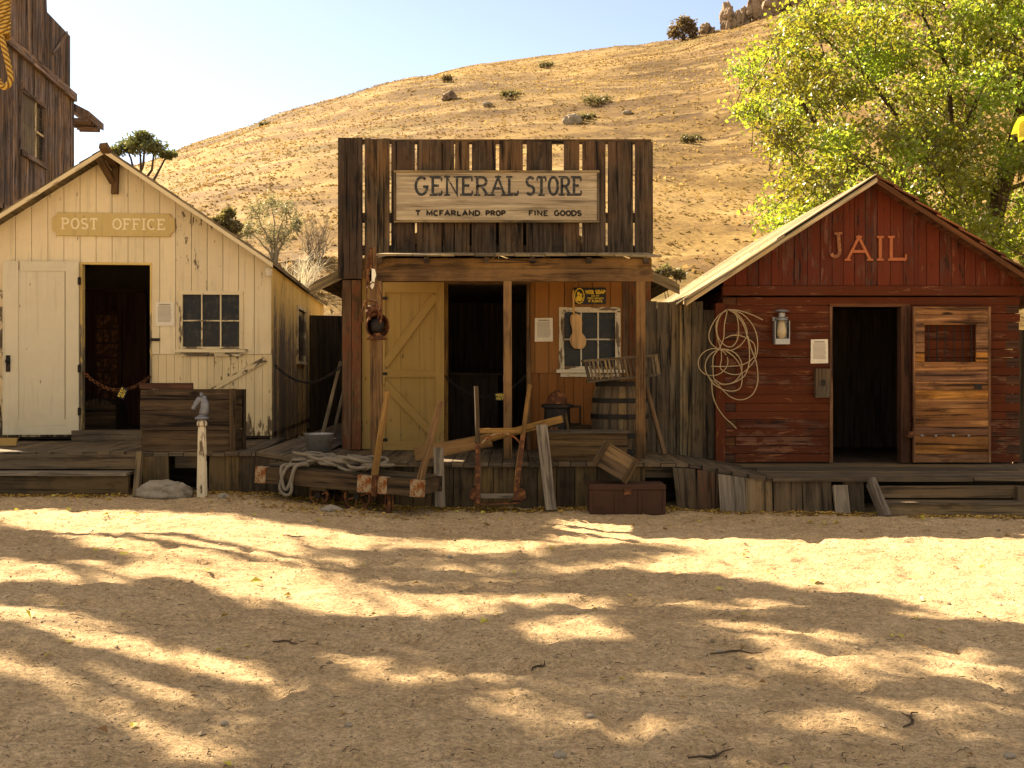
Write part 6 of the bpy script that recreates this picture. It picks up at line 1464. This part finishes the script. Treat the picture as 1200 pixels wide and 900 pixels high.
# ---- front pole with hanging iron lamp
def pole_and_lamp():
    y = 12.62; b, t = W(438.5, 545, y), W(436.5, 290, y); root = thing('lamp_pole', 'slim rough pole standing before the porch at the store door', 'pole', (b.x, y, .51)); mb = MB()
    P = [Vector((b.x, y, .50)).lerp(t, i/5)+Vector((R.uniform(-.006, .006), 0, 0)) for i in range(6)]; mb.tube(P, [.046, .044, .042, .042, .042, .040], 7); mb.build('shaft', M['beam'], root)
    mb = MB(); mb.prism([(-.02, 0), (.0, -.03), (.022, .01), (.03, .09), (.045, .13), (.03, .20), (-.01, .21), (-.03, .16), (-.022, .07)], W(436.2, 336, y-.05), (1, 0, 0), (0, 0, 1), .006); mb.build('sunlit_splintered_patch', M['splinter'], root)  # peeled, splintered patch; the sun on it is put into its pale colour
    mb = MB(); mb.board(W(434.6, 330, y-.04), W(434.6, 292, y-.04), (1, 0, 0), .022, .02); mb.board(W(430.5, 337, y-.02), W(432.5, 297, y-.02), (1, 0, 0), .03, .02); mb.build('iron_strap', M['rusty'], root)
    k = y/F; c = W(441.5, 382, y-.12); r2 = thing('iron_lamp', 'rusty iron railway lamp with round hood hanging on the porch pole', 'lamp', c)
    prof = []
    # round hood opened towards the street: a bowl on its side
    mb = MB(); n = 22; base = len(mb.v); rings = []
    ax = Vector((.38, -.90, -.05)).normalized(); e1 = ax.cross(Vector((0, 0, 1))).normalized(); e2 = e1.cross(ax)
    PR = [(.0, -.115), (.06, -.108), (.105, -.07), (.13, -.01), (.138, .05), (.128, .052), (.118, .0), (.09, -.06), (.05, -.09), (0, -.095)]
    for rad, h in PR:
        ring = []
        for i in range(n): a = 2*math.pi*i/n; ring.append(c+ax*h+e1*(rad*math.cos(a))+e2*(rad*1.08*math.sin(a)))
        rings.append(ring)
    for ra, rb in zip(rings, rings[1:]):
        for i in range(n): mb.poly([ra[i], ra[(i+1) % n], rb[(i+1) % n], rb[i]], r=.5)
    mb.build('hood', M['rusty'], r2, smooth=True, recalc=False)
    mb = MB(); mb.blob(c+ax*.0, (.085, .085, .10), 3, .05, 2, 3); mb.build('globe', M['iron'], r2, smooth=True)
    mb = MB(); z = SZ(397, y); mb.lathe([(.06, .035), (.085, .02), (.115, .0), (.115, -.014), (.0, -.014)], (c.x, c.y, z), 20); mb.lathe([(.05, .035), (.05, .06)], (c.x, c.y, z), 16); mb.build('foot', M['rusty'], r2)
    for (px0, px1, pa, pb, dy) in ((427, 446, 353, 378, -.04), (436, 450, 363, 376, -.10)):
        mb = MB(); a0, a1 = (px0-600)*k, (px1-600)*k; mb.tube([(a0, c.y+dy, SZ(pb, y)), (a0, c.y+dy, SZ((pa+pb)/2, y)), (a0+.03, c.y+dy, SZ(pa+1, y)), ((a0+a1)/2, c.y+dy, SZ(pa, y)), (a1-.03, c.y+dy, SZ(pa+1.5, y)), (a1, c.y+dy, SZ((pa+pb)/2+2, y)), (a1-.02, c.y+dy, SZ(pb+4, y))], .013, 7); mb.build('handle', M['rusty'], r2)
    mb = MB(); mb.tube([(BX(447.5, y), c.y, SZ(375, y)), (BX(448.5, y), c.y, SZ(348, y)), (BX(445, y), c.y, SZ(337, y)), (BX(438, y), c.y+.05, SZ(331, y)), (BX(431.5, y), c.y, SZ(338, y)), (BX(431.8, y), c.y-.02, SZ(385, y))], .009, 6); mb.build('bail', M['rusty'], r2)
    mb = MB(); mb.lathe([(.06, 0), (.075, .05), (.06, .10), (.04, .12)], (BX(437, y), c.y+.02, SZ(371, y)), 14); mb.build('chimney', M['rusty'], r2)
pole_and_lamp()
# ---- jail wall lamp, lock block and rope
def wall_lamp():
    y = JY-.10; k = y/F; x = (916-600)*k; root = thing('wall_lamp', 'old oil lamp in a tin case on the red jail wall', 'lamp', (x, y, SZ(404, y)))
    z0, z1 = SZ(403.5, y), SZ(376, y); w = .095
    mb = MB(); mb.box(x-w, x+w, JY-.02, JY-.008, z0, z1+.05); mb.box(x-w, x-w+.008, y-.04, JY-.021, z0, z1); mb.box(x+w-.008, x+w, y-.04, JY-.021, z0, z1); mb.box(x-w+.009, x+w-.009, y-.05, JY-.021, z0, z0+.07); mb.build('case', M['galv'], root)
    mb = MB(); mb.lathe([(.035, .07), (.06, .11), (.068, .17), (.05, .25), (.04, .30)], (x, y+.01, z0), 18); mb.build('glass_chimney', M['lampglass'], root, smooth=True)
    mb = MB(); mb.lathe([(.075, 0), (.085, .01), (.07, .035), (.045, .05), (.045, .10)], (x, y, z1), 18); mb.lathe([(.0, .128), (.085, .105), (.10, .10), (.085, .118), (0, .142)], (x, y, z1+.015), 20); mb.build('cap', M['galv'], root)
wall_lamp()
mb = MB(); y = JY-.08; mb.box(JX(956, y), JX(973.5, y), y, JY-.008, SZ(466, y), SZ(432, y), 'z', j=.004); o = single(mb, 'lock_block', M['skirt2'], 'rough wooden lock block at the left of the jail doorway', 'lock')
mb = MB(); mb.box(JX(962, y), JX(967, y), y-.012, y-.001, SZ(452, y), SZ(445, y)); q_ = mb.build('keeper', M['iron'], o)
def lariat():
    y = 13.93; root = thing('rope_coil', 'loosely coiled pale rope hanging at the left corner of the jail', 'rope', W(856, 362, y)); f = lambda x, yy, d=0: W(800+x/5, 340+yy/5, y+d)
    rr = random.Random(2)
    def ell(cx, cy, rx, ry, rot, a0, a1, n=26):
        out = []
        for i in range(n+1):
            a = math.radians(a0+(a1-a0)*i/n); u, v = rx*math.cos(a), ry*math.sin(a); c, s_ = math.cos(math.radians(rot)), math.sin(math.radians(rot)); out.append((cx+u*c-v*s_, cy+u*s_+v*c))
        return out
    loops = [[(470, 175), (420, 150), (340, 122), (280, 116), (220, 140), (180, 190), (155, 250), (160, 300), (200, 340), (270, 355), (330, 330), (370, 280), (375, 230), (340, 160), (290, 118), (250, 118), (215, 160), (200, 220), (210, 280), (250, 325), (290, 330), (320, 290), (328, 230), (315, 150), (275, 118)],
             [(300, 120), (350, 140), (400, 190), (430, 250), (440, 320), (430, 390), (400, 440), (350, 485), (300, 495), (250, 480), (220, 455), (228, 400), (222, 340), (200, 260), (198, 190), (240, 125)],
             [(245, 285), (290, 265), (340, 268), (390, 290), (420, 320), (425, 370), (400, 410), (340, 440), (260, 447), (165, 447)],
             ell(178, 422, 88, 78, -20, 0, 352), ell(240, 450, 108, 104, 10, 100, 455), [(262, 120), (245, 200), (240, 280), (215, 340), (180, 390), (178, 470), (185, 525), (220, 570), (280, 625), (340, 643), (400, 620), (435, 560), (440, 490), (430, 420), (400, 340), (382, 270)],
             [(150, 500), (175, 545), (230, 580), (290, 592), (335, 575), (348, 520), (340, 450), (300, 390), (250, 355)], [(185, 520), (230, 550), (290, 545), (340, 520), (370, 490), (390, 420), (390, 340), (378, 270), (350, 190), (300, 130)], [(170, 540), (175, 610), (200, 680), (245, 745), (290, 785), (316, 812)]]
    mb = MB()
    for i, L in enumerate(loops):
        P = [f(a, b, -.008*i+rr.uniform(-.004, .004)) for a, b in L]; out = []
        for j in range(len(P)-1):
            p0, p1, p2, p3 = P[max(0, j-1)], P[j], P[j+1], P[min(len(P)-1, j+2)]
            for s_ in range(4): t = s_/4; out.append(.5*((2*p1)+(p2-p0)*t+(2*p0-5*p1+4*p2-p3)*t*t+(3*p1-p0-3*p2+p3)*t**3))
        out.append(P[-1]); mb.tube(out, .0068, 6)
    mb.build('coil', M['cord'], root, smooth=True); mb = MB(); mb.tube([W(853, 364, y-.09), W(853, 362, JY-.01)], .008, 6); mb.build('hook', M['iron'], root)
lariat()
# ---- noose at the upper left, on its gallows arm
def noose():
    y = 4.6; k = y/F; x = -2.12; root = thing('noose_rope', 'thick golden rope noose hanging at the top left corner', 'rope', (x, y, 3.0)); zt, zb = SZ(-40, y), SZ(43, y); mb = MB()
    X = (1.5-600)*k; r = .026; n = 15
    P = []
    for i in range(n*14): a = i/14*2*math.pi; P.append(((X+r*math.cos(a)), y+r*math.sin(a), zb+(zt-zb)*i/(n*14)))
    mb.tube(P, .0125, 7); mb.tube([(X, y, zb), (X, y, zt)], .02, 8); mb.build('knot', M['rope'], root, smooth=True)
    mb = MB(); mb.tube([(X, y, zt-.02), (X+.004, y, 3.6), (X, y, 4.05)], .0125, 8); mb.build('hanging_rope', M['rope'], root, smooth=True)
    L = [(1, 40), (4, 52), (8, 68), (11.5, 84), (12.5, 92), (10, 99), (5, 102), (0, 98), (-6, 86), (-9, 70), (-6, 55), (-1, 42)]; Q = [W(a, b, y-.012) for a, b in L]; out = []
    for j in range(len(Q)-1):
        p0, p1, p2, p3 = Q[max(0, j-1)], Q[j], Q[j+1], Q[min(len(Q)-1, j+2)]
        for s_ in range(4): t = s_/4; out.append(.5*((2*p1)+(p2-p0)*t+(2*p0-5*p1+4*p2-p3)*t*t+(3*p1-p0-3*p2+p3)*t**3))
    mb = MB(); mb.tube(out+[Q[-1]], .0125, 8); mb.build('loop', M['rope'], root, smooth=True)
    g = thing('gallows', 'timber gallows whose arm carries the golden noose', 'gallows', (-4.9, y, 0)); mb = MB(); mb.box(-5.0, -4.8, y-.1, y+.1, -.05, 4.25, 'z'); mb.build('post', M['barn'], g); mb = MB(); mb.box(-3.55, -1.8, y-.08, y+.08, 4.05, 4.24, 'x') if False else mb.box(-4.798, -1.9, y-.08, y+.08, 4.05, 4.24, 'x'); mb.build('arm', M['barn'], g)
noose()
def sprig():
    y = 3.0; rr = random.Random(9); root = thing('leaf_sprig', 'bright yellow leaves of a twig close by at the right edge', 'leaves', W(1205, 130, y)); mb = MB(); mb.tube([W(1290, 40, y+.1), W(1240, 90, y), W(1207, 128, y), W(1200, 142, y)], [.004, .003, .002, .0015], 6); mb.build('twig', M['bark'], root)
    for (a, b, c, d, yy) in ((1204, 138, 1184.5, 158, 0), (1203, 140, 1193, 167, -.01), (1212, 130, 1204, 168, .02), (1225, 110, 1240, 150, .03), (1240, 95, 1228, 70, .03)):
        p, q = W(a, b, y+yy), W(c, d, y+yy-.01); u = q-p; s_ = u.cross(Vector((.2, 1, .3))).normalized()*u.length*.30; m2 = MB(); n_ = Vector((0, -.006, 0)); P = []
        for t, w_ in ((0, 0), (.2, .7), (.45, 1), (.75, .65), (1, 0)): P.append((p+u*t+n_*math.sin(t*3)*2, w_))
        for (p0, w0), (p1, w1) in zip(P, P[1:]):
            for sg in (-1, 1):
                quad = [p0, p1, p1+s_*sg*w1+n_*w1*1.2, p0+s_*sg*w0+n_*w0*1.2]
                if w0 == 0: quad = quad[:3]
                elif w1 == 0: quad = [p0, p1, p0+s_*sg*w0+n_*w0*1.2]
                m2.poly(quad, r=.5)
        m2.build('leaf', M['gleaf'], root, recalc=False)
sprig()

# ---- litter on the ground
def ground_z(x, y):
    p = Vector((x, y, 0)); return gz(x)+gdisp(p)
def flat_leaf(mb, x, y, s, rr, r=None, asp=.7):
    a = rr.uniform(0, 6.283); d = Vector((math.cos(a), math.sin(a), rr.uniform(-.15, .35))); sd = Vector((-math.sin(a), math.cos(a), rr.uniform(-.3, .3))); p = Vector((x, y, ground_z(x, y)+.006+s*.1)); c = rr.uniform(.05, .35)*s
    mb.poly([p-d*s/2, p-d*s*.1+sd*s*asp/2+Vector((0, 0, c)), p+d*s/2, p-d*s*.1-sd*s*asp/2+Vector((0, 0, c))], r=rr.random() if r is None else r)
def litter():
    rr = random.Random(31); mb = MB()
    for i in range(9500):
        x = rr.uniform(-7, 7); y = YF(x)-.02-abs(rr.gauss(0, .13))-.02
        if x < -4.25 : y = 12.30-abs(rr.gauss(0, .12))
        if x > 4.2: y = 11.66-abs(rr.gauss(0, .10))
        den = .35+.65*smooth(-.3, .4, mn.noise(Vector((x*1.3, 2, 5)))+(.35 if -2.9 < x < 1 else 0))
        if rr.random() > den: continue
        flat_leaf(mb, x, y, rr.uniform(.02, .055), rr)
    for i in range(700):
        x = rr.gauss(-1.9, .6); y = rr.uniform(11.3, 12.3); flat_leaf(mb, x, y, rr.uniform(.02, .05), rr)
    tag(mb.build('leaf_litter', M['litter'], recalc=False), 'dry brown and yellow leaf litter along the foot of the walks', 'leaf litter', kind='stuff')
    mb = MB()
    for i in range(150):
        y = 3.5+8.4*rr.random()**.8; x = rr.uniform(-.52, .52)*y; flat_leaf(mb, x, y, rr.uniform(.025, .06), rr)
    for i in range(60):
        y = rr.uniform(10.5, 12.2); x = rr.uniform(-5.5, 5.5); flat_leaf(mb, x, y, rr.uniform(.04, .09), rr)
    tag(mb.build('fallen_leaves', M['fallen'], recalc=False), 'scattered small yellow leaves over the dirt street', 'fallen leaves', kind='stuff')
    mb = MB()
    for i in range(9000):
        y = 3.2+8.6*rr.random()**1.2; x = rr.uniform(-.54, .54)*y; s = rr.uniform(.002, .0075)*(1+1.6*(rr.random() > .98))
        p = Vector((x, y, ground_z(x, y))); v = [p+Vector((rr.uniform(-1, 1)*.4+dx, rr.uniform(-1, 1)*.4+dy, dz*.7))*1 for dx, dy, dz in ()]
        o = [(1, 0, 0), (0, 1, 0), (-1, 0, 0), (0, -1, 0), (0, 0, 1), (0, 0, -.6)]; P = [p+Vector((a*s*rr.uniform(.7, 1.5), b*s*rr.uniform(.7, 1.5), c*s*rr.uniform(.5, .9)+s*.2)) for a, b, c in o]
        mb.faces(P, [(0, 1, 4), (1, 2, 4), (2, 3, 4), (3, 0, 4), (1, 0, 5), (2, 1, 5), (3, 2, 5), (0, 3, 5)])
    def gm():
        m, nt = mat('street_gravel'); N = NT(nt); r = N.rnd(); N.out(N.pbr(N.ramp(r, [(0, (.13, .10, .07)), (.5, (.30, .23, .15)), (1, (.46, .38, .27))]), .9)); return m
    tag(mb.build('gravel', gm(), recalc=False), 'small pebbles strewn over the dirt street', 'gravel', kind='stuff')
    mb = MB()
    for i in range(700):
        y = 3.3+8.6*rr.random()**1.1; x = rr.uniform(-.53, .53)*y; L = rr.uniform(.012, .05); a = rr.gauss(.2, .8); p = Vector((x, y, ground_z(x, y)+.005)); d = Vector((math.cos(a), math.sin(a), 0)); e = p+d*L; e.z = ground_z(e.x, e.y)+.008; m_ = (p+e)/2+Vector((rr.uniform(-.01, .01), rr.uniform(-.01, .01), .006))
        mb.tube([p, m_, e], [.0018, .0022, .001], 4)
    tag(mb.build('twig_litter', M['bark'], recalc=False), 'short dry twigs and bark bits scattered over the dirt', 'twigs', kind='stuff')
    # single leaves, sticks and stones that catch the eye
    def gp(px, py):
        y = 6.0
        for _ in range(8): y = (EYE-gz((px-600)*y/F))*F/(py-HY)
        return (px-600)*y/F, y
    for px, py, s, m, lab in ((36, 724, .085, 'fallen', 'large yellow green leaf on shaded dirt near the left edge'), (145, 722, .06, 'fallen', 'small olive leaf in the shadow right of the large leaf'), (146, 652, .09, 'fallen', 'yellow leaf in the bright strip below the post office'), (300, 684, .10, 'fallen', 'tawny leaf in the bright strip left of centre'), (1070, 674, .12, 'litter', 'brown leaf in the sunlit strip before the jail'), (955, 682, .11, 'fallen', 'orange leaf on the sunlit strip right of centre'), (568, 731, .07, 'fallen', 'small yellow leaf at the centre edge of the shade'), (228, 814, .05, 'litter', 'tiny brown leaf in the left light patch')):
        x, y = gp(px, py); mb = MB(); rr2 = random.Random(int(px)); flat_leaf(mb, x, y, s, rr2, .8 if m == 'fallen' else .3); single(mb, 'fallen_leaf', M[m], lab, 'leaf', 'single leaves lying on the dirt', recalc=False)
    for px, py, L, a, lab in ((862, 768, .28, .05, 'dark straight stick lying right of the centre shade'), (835, 888, .22, .5, 'forked stick at the bottom edge right of centre'), (1068, 845, .22, 1.0, 'short thick stick among bark at lower right'), (335, 756, .14, .05, 'stub of stick below the cart in the shade'), (345, 630, .22, -.05, 'thin twig on the sunlit dirt below the cart'), (632, 776, .12, .9, 'short stick on shaded dirt near the centre')):
        x, y = gp(px, py); mb = MB(); d = Vector((math.cos(a), math.sin(a), 0)); P = []
        for i in range(6): t = i/5-.5; p = Vector((x, y, 0))+d*(L*t)+Vector((-d.y, d.x, 0))*(.015*math.sin(t*7+px)); p.z = ground_z(p.x, p.y)+.008; P.append(p)
        mb.tube(P, [.004, .005, .006, .005, .004, .002], 6); b = P[3]; mb.tube([b, b+(d*.5+Vector((-d.y, d.x, 0)))*L*.2+Vector((0, 0, .004))], [.004, .002], 5); single(mb, 'stick', M['bark'], lab, 'stick', 'sticks lying on the dirt')
    for px, py, s, lab in ((656, 887, .022, 'dark grey stone at the bottom edge near the centre'), (263, 850, .016, 'dark pebble in the shade at lower left'), (1183, 890, .018, 'grey pebble in the bottom right corner'), (843, 766, .015, 'pale pebble beside the long dark stick'), (408, 852, .014, 'brown pebble lying right of the lower left light spot'), (692, 842, .016, 'pale pebble in the bright patch at lower centre'), (527, 653, .022, 'grey stone in the sunlit strip near the centre')):
        x, y = gp(px, py); mb = MB(); mb.blob((x, y, ground_z(x, y)+s*.4), (s*1.3, s, s*.75), 2, .3, 1.5, px); single(mb, 'stone', M['rock'], lab, 'stone', 'single stones on the dirt')
litter()
